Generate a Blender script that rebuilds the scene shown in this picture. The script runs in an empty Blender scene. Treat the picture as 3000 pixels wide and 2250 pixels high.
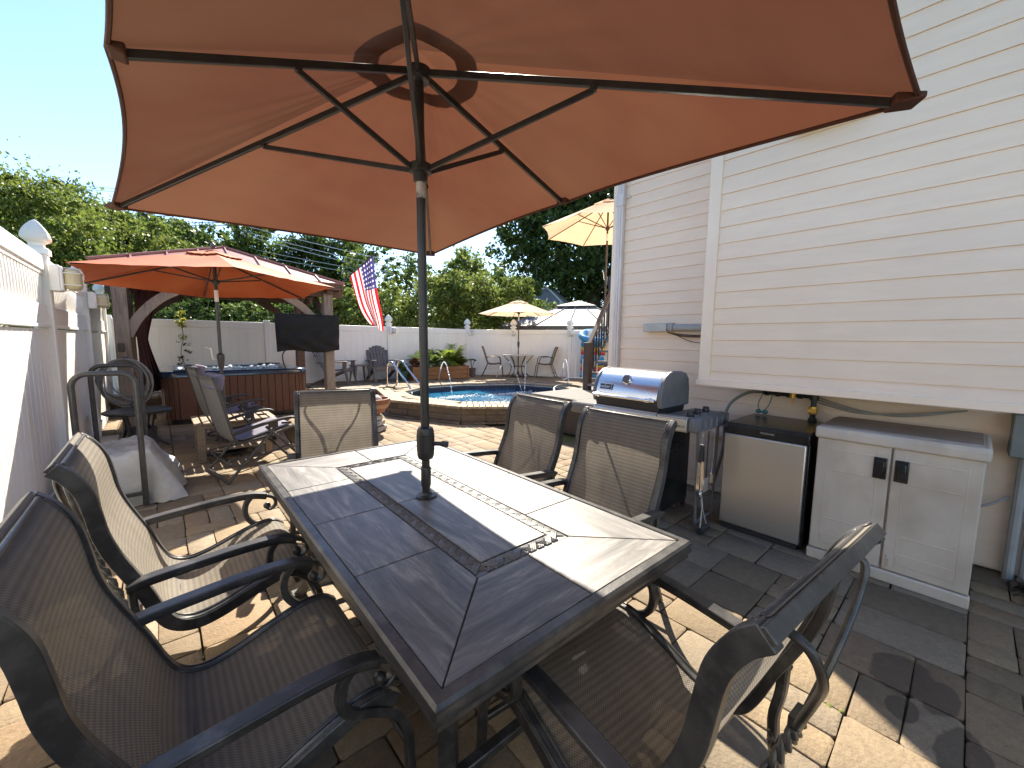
import bpy, bmesh, math, random
import numpy as np
from mathutils import Vector as V, Matrix, Euler
from mathutils.geometry import tessellate_polygon
R=math.radians; PI=math.pi
S=bpy.context.scene
col=S.collection
rnd=random.Random(7)
# ---------------------------------------------------------------- camera
CAMH=1.45; FPX=1184.138
PIT,ROL,YAW=R(6.162),R(0.694),R(41.234)
cy_,sy_=math.cos(YAW),math.sin(YAW)
FWD=V((sy_*math.cos(PIT),cy_*math.cos(PIT),-math.sin(PIT)))
RT=V((cy_,-sy_,0)); UP=RT.cross(FWD)
RT2=RT*math.cos(ROL)+UP*math.sin(ROL); UP2=-RT*math.sin(ROL)+UP*math.cos(ROL)
cd=bpy.data.cameras.new('camera'); cam=bpy.data.objects.new('camera',cd); col.objects.link(cam)
m=Matrix((RT2,UP2,-FWD)).transposed().to_4x4(); m.translation=V((0,0,CAMH)); cam.matrix_world=m
cd.sensor_width=36; cd.lens=FPX/3000*36; cd.clip_start=.02; cd.clip_end=600
S.camera=cam
def at(px,py,D):            # world point at forward distance D along the line of sight (planning aid)
    return V((0,0,CAMH))+(FWD+RT2*((px-1500)/FPX)-UP2*((py-1125)/FPX))*D
# ---------------------------------------------------------------- world and sun
SUN_EL,SUN_AZ=R(43.5),R(35.3)      # azimuth measured from +Y towards +X
w=bpy.data.worlds.new('World'); S.world=w; w.use_nodes=True
nt=w.node_tree; nt.nodes.clear()
o=nt.nodes.new('ShaderNodeOutputWorld'); b=nt.nodes.new('ShaderNodeBackground'); sk=nt.nodes.new('ShaderNodeTexSky')
sk.sky_type='NISHITA'; sk.sun_disc=False; sk.sun_elevation=SUN_EL; sk.sun_rotation=SUN_AZ
sk.air_density=1.0; sk.dust_density=.15; sk.ozone_density=3.4
b.inputs['Strength'].default_value=.09
nt.links.new(sk.outputs[0],b.inputs[0]); nt.links.new(b.outputs[0],o.inputs[0])
ld=bpy.data.lights.new('sun','SUN'); ld.energy=4.3; ld.angle=R(.55); ld.color=(1,.92,.77)
sun=bpy.data.objects.new('sun',ld); col.objects.link(sun)
SD=V((math.sin(SUN_AZ)*math.cos(SUN_EL),math.cos(SUN_AZ)*math.cos(SUN_EL),math.sin(SUN_EL)))
sun.rotation_euler=SD.to_track_quat('Z','Y').to_euler()
S.view_settings.view_transform='Standard'; S.view_settings.look='None'; S.view_settings.exposure=1.85; S.view_settings.gamma=1
S.cycles.caustics_reflective=False; S.cycles.caustics_refractive=False; S.cycles.max_bounces=10; S.cycles.diffuse_bounces=5; S.cycles.transparent_max_bounces=24
# ---------------------------------------------------------------- materials
def nn(t,ty,**k):
    n=t.nodes.new(ty)
    for a,v in k.items():
        if a in n.inputs: n.inputs[a].default_value=v
        else: setattr(n,a,v)
    return n
def c4(c): return (c[0],c[1],c[2],1)
MATS={}
def mat(name,c,rough=.5,metal=0,c2=None,ns=6,lo=.35,hi=.65,bump=0,bs=40,st=None,spec=.5,attr=False,coat=0,trans=0,c3=None,n3=2):
    m=bpy.data.materials.new(name); m.use_nodes=True; t=m.node_tree; L=t.links.new
    p=t.nodes['Principled BSDF']; out=t.nodes['Material Output']
    p.inputs['Base Color'].default_value=c4(c); p.inputs['Roughness'].default_value=rough; p.inputs['Metallic'].default_value=metal
    p.inputs['Specular IOR Level'].default_value=spec; p.inputs['Coat Weight'].default_value=coat
    tc=nn(t,'ShaderNodeTexCoord'); mp=nn(t,'ShaderNodeMapping'); L(tc.outputs['Object'],mp.inputs[0])
    if st: mp.inputs['Scale'].default_value=st
    cur=None
    if c2:
        n=nn(t,'ShaderNodeTexNoise',Scale=ns,Detail=6.0,Roughness=.6); L(mp.outputs[0],n.inputs['Vector'])
        r=nn(t,'ShaderNodeMapRange'); r.inputs['From Min'].default_value=lo; r.inputs['From Max'].default_value=hi; L(n.outputs['Fac'],r.inputs['Value'])
        x=nn(t,'ShaderNodeMix',data_type='RGBA'); x.inputs[6].default_value=c4(c); x.inputs[7].default_value=c4(c2)
        L(r.outputs[0],x.inputs[0]); cur=x.outputs[2]
    if c3:
        n=nn(t,'ShaderNodeTexNoise',Scale=n3,Detail=3.0); L(tc.outputs['Object'],n.inputs['Vector'])
        r=nn(t,'ShaderNodeMapRange'); r.inputs['From Min'].default_value=.45; r.inputs['From Max'].default_value=.7; L(n.outputs['Fac'],r.inputs['Value'])
        x=nn(t,'ShaderNodeMix',data_type='RGBA'); x.inputs[6].default_value=c4(c); x.inputs[7].default_value=c4(c3)
        if cur: L(cur,x.inputs[6])
        L(r.outputs[0],x.inputs[0]); cur=x.outputs[2]
    if attr:
        a=nn(t,'ShaderNodeAttribute',attribute_name='tint'); x=nn(t,'ShaderNodeMix',data_type='RGBA',blend_type='MULTIPLY'); x.inputs[0].default_value=1
        x.inputs[6].default_value=c4(c)
        if cur: L(cur,x.inputs[6])
        L(a.outputs['Color'],x.inputs[7]); cur=x.outputs[2]
    if cur: L(cur,p.inputs['Base Color'])
    if bump:
        n=nn(t,'ShaderNodeTexNoise',Scale=bs,Detail=5.0); L(mp.outputs[0],n.inputs['Vector'])
        bp=nn(t,'ShaderNodeBump',Strength=bump); bp.inputs['Distance'].default_value=.01; L(n.outputs['Fac'],bp.inputs['Height']); L(bp.outputs[0],p.inputs['Normal'])
    if trans:
        tr=nn(t,'ShaderNodeBsdfTranslucent'); tr.inputs[0].default_value=c4(c)
        if cur: L(cur,tr.inputs[0])
        ms=nn(t,'ShaderNodeMixShader'); ms.inputs[0].default_value=trans
        L(p.outputs[0],ms.inputs[1]); L(tr.outputs[0],ms.inputs[2]); L(ms.outputs[0],out.inputs[0])
    MATS[name]=m; return m
M=MATS
mat('siding',(.88,.715,.56),.55,0,(.83,.665,.515),5,st=(.6,.6,4),bump=.12,bs=90,c3=(.80,.64,.50),n3=1.1)
mat('trim',(.90,.74,.59),.45,0,(.86,.70,.55),4)
mat('alu_spout',(.72,.66,.63),.35,0,(.62,.57,.55),8,st=(1,1,.4))
mat('vinyl',(.87,.84,.79),.35,0,(.82,.79,.74),3,st=(1,1,.5),bump=.02)
mat('black_metal',(.028,.026,.026),.42,0,(.05,.047,.045),14,bump=.05)
mat('pole_black',(.018,.017,.017),.38,0,(.03,.028,.027),20)
mat('frame_metal',(.048,.046,.046),.36,.4,(.13,.125,.12),16,.45,.75,st=(1,1,1),bump=.08,bs=60,c3=(.105,.10,.097),n3=5)
mat('dark_tube',(.05,.05,.052),.35,.3,(.075,.075,.075),20)
mat('steel',(.62,.62,.635),.22,1)
mat('steel_brushed',(.62,.60,.565),.38,.85,(.58,.56,.53),20,st=(1,30,30),bump=.02)
mat('chrome',(.75,.75,.76),.08,1)
mat('grey_plastic',(.14,.14,.145),.5,0,(.17,.17,.175),10,bump=.05)
mat('dark_plastic',(.03,.03,.032),.45)
mat('black_gloss',(.012,.012,.013),.25,0,(.03,.028,.026),8)
mat('resin',(.62,.54,.44),.55,0,(.52,.46,.39),4,st=(1,1,.35),bump=.08,bs=120,c3=(.44,.37,.29),n3=3)
mat('resin_top',(.40,.34,.29),.6,0,(.31,.26,.22),5,bump=.08,bs=120)
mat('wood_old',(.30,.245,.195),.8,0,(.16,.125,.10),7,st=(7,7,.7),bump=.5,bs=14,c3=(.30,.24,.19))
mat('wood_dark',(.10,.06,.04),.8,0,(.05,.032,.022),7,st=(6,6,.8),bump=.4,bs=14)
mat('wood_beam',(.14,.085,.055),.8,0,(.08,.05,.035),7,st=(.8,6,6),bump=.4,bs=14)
mat('cedar',(.34,.16,.065),.7,0,(.22,.10,.04),8,st=(.7,6,9),bump=.3,bs=12)
mat('wood_bench',(.27,.205,.145),.7,0,(.19,.14,.10),7,st=(1,8,6),bump=.2,bs=14)
mat('roof_red',(.33,.14,.11),.42,.0,(.28,.11,.09),3)
mat('roof_grey',(.20,.197,.193),.65,.0,(.07,.07,.07),2.6,lo=.50,hi=.56)  # dark mottles paint dappled sun and shade into the neighbour's gazebo roof
mat('shingle',(.20,.20,.20),.9,0,(.14,.14,.14),30,bump=.4,bs=60)
mat('tub_wood',(.13,.052,.028),.6,0,(.09,.036,.02),6,st=(8,8,.6),bump=.15,bs=20)
mat('tub_shell',(.010,.020,.040),.14,0,(.02,.035,.06),9,coat=.5)
mat('orange_cloth',(.44,.088,.022),.8,0,(.37,.07,.018),4,bump=.25,bs=9,trans=.03,c3=(.50,.13,.04),n3=2)
mat('terracotta_cloth',(.120,.043,.0235),.75,0,(.108,.038,.021),3,bump=.25,bs=6,trans=.38,st=(1,2.2,1),c3=(.138,.062,.033),n3=.8)
mat('cream_cloth',(.70,.54,.37),.8,0,(.64,.48,.32),4,bump=.2,bs=6,trans=.4)
mat('beige_cloth',(.60,.40,.24),.8,0,(.54,.35,.205),4,bump=.2,bs=6,trans=.5)
mat('black_cloth',(.010,.010,.011),.75,0,(.016,.016,.017),5,bump=.5,bs=6,spec=.3)
mat('red_cloth',(.05,.010,.010),.85,0,(.035,.007,.007),6,bump=.3,bs=12)
mat('tarp',(.56,.56,.54),.6,0,(.42,.42,.40),5,bump=.9,bs=7,c3=(.36,.35,.32),n3=4)
mat('lav_cloth',(.16,.15,.20),.8,0,(.17,.16,.215),8,bump=.2,bs=50)
mat('grey_mesh',(.28,.27,.25),.8,0,(.24,.23,.215),30,trans=.2)
mat('adir',(.115,.098,.098),.55,0,(.14,.12,.118),8)
mat('white_paint',(.80,.80,.78),.4)
mat('concrete',(.55,.54,.51),.85,0,(.45,.44,.41),9,bump=.3)
mat('hose',(.20,.20,.19),.45)
mat('lens',(.78,.70,.46),.3,0,(.70,.62,.40),8,trans=.3)
mat('lens_white',(.72,.70,.66),.3,0,(.6,.58,.54),8)
mat('brass',(.62,.38,.09),.35,.8)
mat('teal',(.06,.20,.23),.5)
mat('copper_brown',(.07,.045,.035),.5,.3,(.11,.06,.04),20)
mat('terracotta',(.30,.13,.075),.55,0,(.20,.08,.05),9,bump=.2)
mat('terracotta_band',(.42,.24,.15),.6,0,(.33,.17,.10),9)
mat('stone',(.42,.40,.37),.85,0,(.30,.29,.27),12,bump=.4,bs=30)
mat('composite',(.20,.192,.185),.8,0,(.18,.172,.165),5,st=(.8,12,1),bump=.15,bs=30,spec=.15)
mat('dark_brown',(.055,.038,.032),.5,0,(.07,.05,.042),9)
mat('meter_grey',(.17,.185,.175),.55,0,(.20,.215,.205),9)
mat('pvc_grey',(.36,.355,.34),.45,0,(.30,.295,.28),9)
mat('galv',(.46,.455,.43),.45,.3,(.38,.375,.355),12)
mat('soil',(.05,.035,.025),.95,0,(.09,.065,.045),20,bump=.6)
mat('bark',(.10,.075,.055),.9,0,(.055,.04,.03),9,st=(3,3,.6),bump=.7,bs=12)
mat('utility_wood',(.13,.11,.10),.9,0,(.09,.075,.07),8,st=(4,4,.5))
mat('cable',(.03,.03,.035),.6)
mat('cable_light',(.55,.56,.58),.6)
mat('blue_vinyl',(.06,.27,.52),.3,0,(.09,.33,.58),5,trans=.2)
mat('sky_vinyl',(.25,.50,.72),.3,0,(.20,.44,.68),5,trans=.2)
mat('yellow_vinyl',(.80,.47,.07),.35,trans=.2)
mat('red_vinyl',(.68,.06,.05),.35,trans=.2)
mat('pink_vinyl',(.80,.42,.45),.35,trans=.2)
mat('water_jet',(.85,.88,.90),.12,0,spec=.8,trans=.5)
mat('spray_white',(.9,.92,.93),.3,trans=.4)
mat('ink',(.02,.02,.02),.5)
mat('grey_ink',(.18,.17,.16),.4,.4)
mat('silver_ink',(.65,.65,.65),.35,.7)
mat('green_mat',(.05,.13,.09),.7,0,(.04,.10,.07),8)
mat('moss',(.16,.17,.02),.95,0,(.10,.13,.02),30,bump=.6)
mat('tape',(.45,.40,.37),.4,.2,(.14,.10,.09),18,lo=.45,hi=.6)
def leafmat(name,c,c2,tr=.45,s=1.2):
    m=mat(name,c,.5,0,c2,s,.3,.7,spec=.35,trans=tr); return m
leafmat('leaf_light',(.10,.155,.025),(.21,.24,.05),.5)
leafmat('leaf_mid',(.065,.112,.022),(.14,.185,.04),.45)
leafmat('leaf_dark',(.033,.062,.015),(.068,.11,.023),.42)
leafmat('leaf_bamboo',(.10,.155,.03),(.23,.26,.06),.5,3)
leafmat('leaf_palm',(.13,.22,.025),(.30,.34,.05),.45,4)
leafmat('leaf_red',(.20,.05,.03),(.12,.08,.03),.4,5)
leafmat('leaf_yellow',(.40,.36,.05),(.25,.28,.04),.5,5)
leafmat('leaf_dry',(.06,.05,.035),(.09,.07,.05),.2,5)
leafmat('grass',(.06,.09,.025),(.11,.12,.04),.2,3)
# paving: tumbled concrete pavers, speckled, each one its own tint; a damp patch beside the cabinet
def paver_mat(name,stain=False):
    m=mat(name,(.262,.212,.150),.85,0,(.20,.158,.112),26,.35,.7,bump=.45,bs=70,attr=True,spec=.3)
    t=m.node_tree; L=t.links.new; p=t.nodes['Principled BSDF']
    tc=[n for n in t.nodes if n.type=='TEX_COORD'][0]
    base=p.inputs['Base Color'].links[0].from_socket
    n=nn(t,'ShaderNodeTexNoise',Scale=150.0,Detail=2.0); L(tc.outputs['Object'],n.inputs['Vector'])
    r=nn(t,'ShaderNodeMapRange'); r.inputs['From Min'].default_value=.57; r.inputs['From Max'].default_value=.66; r.inputs['To Max'].default_value=.55; L(n.outputs['Fac'],r.inputs['Value'])
    x=nn(t,'ShaderNodeMix',data_type='RGBA'); x.inputs[7].default_value=(.13,.10,.08,1); L(base,x.inputs[6]); L(r.outputs[0],x.inputs[0]); cur=x.outputs[2]
    n=nn(t,'ShaderNodeTexNoise',Scale=3.2,Detail=5.0); L(tc.outputs['Object'],n.inputs['Vector'])
    r=nn(t,'ShaderNodeMapRange'); r.inputs['From Min'].default_value=.5; r.inputs['From Max'].default_value=.8; r.inputs['To Max'].default_value=.5; L(n.outputs['Fac'],r.inputs['Value'])
    x=nn(t,'ShaderNodeMix',data_type='RGBA'); x.inputs[7].default_value=(.15,.118,.085,1); L(cur,x.inputs[6]); L(r.outputs[0],x.inputs[0]); cur=x.outputs[2]
    if stain:
        n=nn(t,'ShaderNodeTexNoise',Scale=7.0,Detail=3.0); L(tc.outputs['Object'],n.inputs['Vector'])
        fac=None
        for (cx,cy,rx,ry) in ((2.40,.085,.15,.11),(2.34,-.03,.12,.06),(2.05,-.10,.17,.07),(2.16,.07,.07,.05)):
            mp=nn(t,'ShaderNodeMapping'); mp.inputs['Location'].default_value=(-cx/rx,-cy/ry,0); mp.inputs['Scale'].default_value=(1/rx,1/ry,0)
            L(tc.outputs['Object'],mp.inputs[0])
            le=nn(t,'ShaderNodeVectorMath',operation='LENGTH'); L(mp.outputs[0],le.inputs[0])
            ad=nn(t,'ShaderNodeMath',operation='ADD'); L(le.outputs['Value'],ad.inputs[0]); L(n.outputs['Fac'],ad.inputs[1])
            rr=nn(t,'ShaderNodeMapRange'); rr.inputs['From Min'].default_value=1.45; rr.inputs['From Max'].default_value=1.55; rr.inputs['To Min'].default_value=.62; rr.inputs['To Max'].default_value=0; L(ad.outputs[0],rr.inputs['Value'])
            if fac is None: fac=rr.outputs[0]
            else:
                mx=nn(t,'ShaderNodeMath',operation='MAXIMUM'); L(fac,mx.inputs[0]); L(rr.outputs[0],mx.inputs[1]); fac=mx.outputs[0]
        x=nn(t,'ShaderNodeMix',data_type='RGBA'); x.inputs[7].default_value=(.055,.04,.03,1); L(cur,x.inputs[6]); L(fac,x.inputs[0]); cur=x.outputs[2]
    L(cur,p.inputs['Base Color'])
    return m
paver_mat('paver',True); paver_mat('paver_deck')
mat('block',(.20,.15,.10),.9,0,(.14,.10,.066),9,bump=1.0,bs=22,attr=True,c3=(.15,.12,.09),n3=4)
mat('coping_brick',(.34,.275,.195),.8,0,(.28,.22,.155),20,bump=.4,bs=60,attr=True)
# joints: sand with moss
m=mat('sand',(.13,.10,.075),.95,0,(.09,.07,.05),30,bump=.5,c3=(.085,.10,.018),n3=1.6)
# woven sling fabric (uses the sling's own UVs)
def sling_mat(name,c,c2,open_):
    m=bpy.data.materials.new(name); m.use_nodes=True; t=m.node_tree; L=t.links.new
    p=t.nodes['Principled BSDF']; out=t.nodes['Material Output']; p.inputs['Roughness'].default_value=.7; p.inputs['Specular IOR Level'].default_value=.3
    uv=nn(t,'ShaderNodeUVMap'); sp=nn(t,'ShaderNodeSeparateXYZ'); L(uv.outputs[0],sp.inputs[0])
    def wave(sock,f):
        a=nn(t,'ShaderNodeMath',operation='MULTIPLY'); a.inputs[1].default_value=f*2*PI; L(sock,a.inputs[0])
        s=nn(t,'ShaderNodeMath',operation='SINE'); L(a.outputs[0],s.inputs[0]); return s.outputs[0]
    wx=wave(sp.outputs[0],58); wy=wave(sp.outputs[1],122)
    pr=nn(t,'ShaderNodeMath',operation='MULTIPLY'); L(wx,pr.inputs[0]); L(wy,pr.inputs[1])
    wl=wave(sp.outputs[1],61)
    ad=nn(t,'ShaderNodeMath',operation='MULTIPLY_ADD'); L(wl,ad.inputs[0]); ad.inputs[1].default_value=.42; L(pr.outputs[0],ad.inputs[2])
    no=nn(t,'ShaderNodeTexNoise',Scale=9.0,Detail=4.0); L(uv.outputs[0],no.inputs['Vector'])
    ad2=nn(t,'ShaderNodeMath',operation='MULTIPLY_ADD'); L(no.outputs['Fac'],ad2.inputs[0]); ad2.inputs[1].default_value=1.2; L(ad.outputs[0],ad2.inputs[2])
    r=nn(t,'ShaderNodeMapRange'); r.inputs['From Min'].default_value=-.7; r.inputs['From Max'].default_value=2.0; L(ad2.outputs[0],r.inputs['Value'])
    x=nn(t,'ShaderNodeMix',data_type='RGBA'); x.inputs[6].default_value=c4(c2); x.inputs[7].default_value=c4(c); L(r.outputs[0],x.inputs[0]); L(x.outputs[2],p.inputs['Base Color'])
    bp=nn(t,'ShaderNodeBump',Strength=.35); bp.inputs['Distance'].default_value=.002; L(pr.outputs[0],bp.inputs['Height']); L(bp.outputs[0],p.inputs['Normal'])
    tr=nn(t,'ShaderNodeBsdfTranslucent'); L(x.outputs[2],tr.inputs[0]); ms=nn(t,'ShaderNodeMixShader'); ms.inputs[0].default_value=.36; L(p.outputs[0],ms.inputs[1]); L(tr.outputs[0],ms.inputs[2])
    tp=nn(t,'ShaderNodeBsdfTransparent'); m2=nn(t,'ShaderNodeMixShader'); m2.inputs[0].default_value=open_; L(ms.outputs[0],m2.inputs[1]); L(tp.outputs[0],m2.inputs[2]); L(m2.outputs[0],out.inputs[0])
    MATS[name]=m
sling_mat('sling',(.34,.30,.25),(.125,.11,.093),.03)
# porcelain table tiles (grain runs along V of the tile UVs)
def tile_mat():
    m=bpy.data.materials.new('tile'); m.use_nodes=True; t=m.node_tree; L=t.links.new; p=t.nodes['Principled BSDF']
    uv=nn(t,'ShaderNodeUVMap'); mp=nn(t,'ShaderNodeMapping'); mp.inputs['Scale'].default_value=(20,2.6,1); L(uv.outputs[0],mp.inputs[0])
    n=nn(t,'ShaderNodeTexNoise',Scale=1.0,Detail=9.0,Roughness=.65,Distortion=.7); L(mp.outputs[0],n.inputs['Vector'])
    r=nn(t,'ShaderNodeValToRGB'); e=r.color_ramp.elements; e[0].position=.3; e[0].color=(.045,.041,.040,1); e[1].position=.72; e[1].color=(.32,.285,.25,1)
    k=e.new(.5); k.color=(.125,.115,.11,1); L(n.outputs['Fac'],r.inputs[0])
    mp2=nn(t,'ShaderNodeMapping'); mp2.inputs['Scale'].default_value=(9,2.5,1); L(uv.outputs[0],mp2.inputs[0])
    n2=nn(t,'ShaderNodeTexNoise',Scale=1.6,Detail=6.0,Distortion=1.5); L(mp2.outputs[0],n2.inputs['Vector'])
    cr=nn(t,'ShaderNodeMath',operation='SUBTRACT'); cr.inputs[1].default_value=.5; L(n2.outputs['Fac'],cr.inputs[0])
    ab=nn(t,'ShaderNodeMath',operation='ABSOLUTE'); L(cr.outputs[0],ab.inputs[0])
    rr=nn(t,'ShaderNodeMapRange'); rr.inputs['From Max'].default_value=.012; rr.inputs['To Min'].default_value=.55; rr.inputs['To Max'].default_value=0; L(ab.outputs[0],rr.inputs['Value'])
    mx=nn(t,'ShaderNodeMix',data_type='RGBA'); mx.inputs[7].default_value=(.05,.048,.05,1); L(r.outputs[0],mx.inputs[6]); L(rr.outputs[0],mx.inputs[0]); L(mx.outputs[2],p.inputs['Base Color'])
    bp=nn(t,'ShaderNodeBump',Strength=.5); bp.inputs['Distance'].default_value=.002; L(n.outputs['Fac'],bp.inputs['Height']); L(bp.outputs[0],p.inputs['Normal'])
    p.inputs['Roughness'].default_value=.44; p.inputs['Specular IOR Level'].default_value=.5; MATS['tile']=m
tile_mat()
mat('weave_tile',(.125,.12,.118),.42,0,(.09,.087,.085),20)
mat('grout',(.02,.02,.02),.8)
# water
def water_mat(name,tint,bs,strength,dif,dfac,rough=.03):
    m=bpy.data.materials.new(name); m.use_nodes=True; t=m.node_tree; L=t.links.new; t.nodes.remove(t.nodes['Principled BSDF']); out=t.nodes['Material Output']
    tc=nn(t,'ShaderNodeTexCoord'); n=nn(t,'ShaderNodeTexNoise',Scale=bs,Detail=4.0,Distortion=.4); L(tc.outputs['Object'],n.inputs['Vector'])
    bp=nn(t,'ShaderNodeBump',Strength=strength); bp.inputs['Distance'].default_value=.05; L(n.outputs['Fac'],bp.inputs['Height'])
    g=nn(t,'ShaderNodeBsdfGlossy',Roughness=rough); L(bp.outputs[0],g.inputs['Normal'])
    tp=nn(t,'ShaderNodeBsdfTransparent'); tp.inputs[0].default_value=c4(tint)
    df=nn(t,'ShaderNodeBsdfDiffuse'); n3_=nn(t,'ShaderNodeTexNoise',Scale=bs*.22,Detail=5.0,Distortion=1.0); L(tc.outputs['Object'],n3_.inputs['Vector']); r3=nn(t,'ShaderNodeMapRange'); r3.inputs['From Min'].default_value=.42; r3.inputs['From Max'].default_value=.66; L(n3_.outputs['Fac'],r3.inputs['Value']); x3=nn(t,'ShaderNodeMix',data_type='RGBA'); x3.inputs[6].default_value=c4(dif); x3.inputs[7].default_value=(dif[0]*2.5+.01,dif[1]*2.1,dif[2]*1.7,1); L(r3.outputs[0],x3.inputs[0]); L(x3.outputs[2],df.inputs[0]); md=nn(t,'ShaderNodeMixShader'); md.inputs[0].default_value=dfac; L(tp.outputs[0],md.inputs[1]); L(df.outputs[0],md.inputs[2])
    f=nn(t,'ShaderNodeFresnel',IOR=1.25); L(bp.outputs[0],f.inputs['Normal'])
    ms=nn(t,'ShaderNodeMixShader'); fm=nn(t,'ShaderNodeMath',operation='MULTIPLY'); fm.inputs[1].default_value=.55; L(f.outputs[0],fm.inputs[0]); L(fm.outputs[0],ms.inputs[0]); L(md.outputs[0],ms.inputs[1]); L(g.outputs[0],ms.inputs[2]); L(ms.outputs[0],out.inputs[0]); MATS[name]=m
water_mat('pool_water',(.55,.80,.90),7,.5,(.010,.115,.25),.8)
water_mat('tub_water',(.45,.62,.72),16,.9,(.10,.20,.30),.3)
m=mat('liner',(.06,.36,.58),.4,0,(.04,.25,.47),11,.42,.58)
m=mat('liner_band',(.02,.12,.42),.3,0,(.12,.32,.66),38,.5,.56)
# flag
def flag_mat():
    m=bpy.data.materials.new('flag'); m.use_nodes=True; t=m.node_tree; L=t.links.new; p=t.nodes['Principled BSDF']; out=t.nodes['Material Output']; p.inputs['Roughness'].default_value=.8
    uv=nn(t,'ShaderNodeUVMap'); sp=nn(t,'ShaderNodeSeparateXYZ'); L(uv.outputs[0],sp.inputs[0])
    def mth(op,a,b=None,c=None):
        n=nn(t,'ShaderNodeMath',operation=op)
        for i,v in enumerate((a,b,c)):
            if v is None: continue
            if isinstance(v,(int,float)): n.inputs[i].default_value=v
            else: L(v,n.inputs[i])
        return n.outputs[0]
    u,v=sp.outputs[0],sp.outputs[1]
    st=mth('MODULO',mth('MULTIPLY',u,13.0),2.0); red=mth('LESS_THAN',st,1.0)
    x=nn(t,'ShaderNodeMix',data_type='RGBA'); x.inputs[6].default_value=(.82,.80,.78,1); x.inputs[7].default_value=(.60,.015,.03,1); L(red,x.inputs[0])
    can=mth('MULTIPLY',mth('GREATER_THAN',u,6/13),mth('LESS_THAN',v,.42))
    fu=mth('FRACT',mth('MULTIPLY',u,9.3)); fv=mth('FRACT',mth('MULTIPLY',v,14.3))
    d=mth('SQRT',mth('ADD',mth('POWER',mth('SUBTRACT',fu,.5),2.0),mth('POWER',mth('SUBTRACT',fv,.5),2.0)))
    star=mth('LESS_THAN',d,.22)
    bl=nn(t,'ShaderNodeMix',data_type='RGBA'); bl.inputs[6].default_value=(.05,.045,.17,1); bl.inputs[7].default_value=(.75,.74,.75,1); L(star,bl.inputs[0])
    y=nn(t,'ShaderNodeMix',data_type='RGBA'); L(can,y.inputs[0]); L(x.outputs[2],y.inputs[6]); L(bl.outputs[2],y.inputs[7])
    L(y.outputs[2],p.inputs['Base Color']); tr=nn(t,'ShaderNodeBsdfTranslucent'); L(y.outputs[2],tr.inputs[0]); ms=nn(t,'ShaderNodeMixShader'); ms.inputs[0].default_value=.5
    L(p.outputs[0],ms.inputs[1]); L(tr.outputs[0],ms.inputs[2]); L(ms.outputs[0],out.inputs[0]); MATS['flag']=m
flag_mat()
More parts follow.
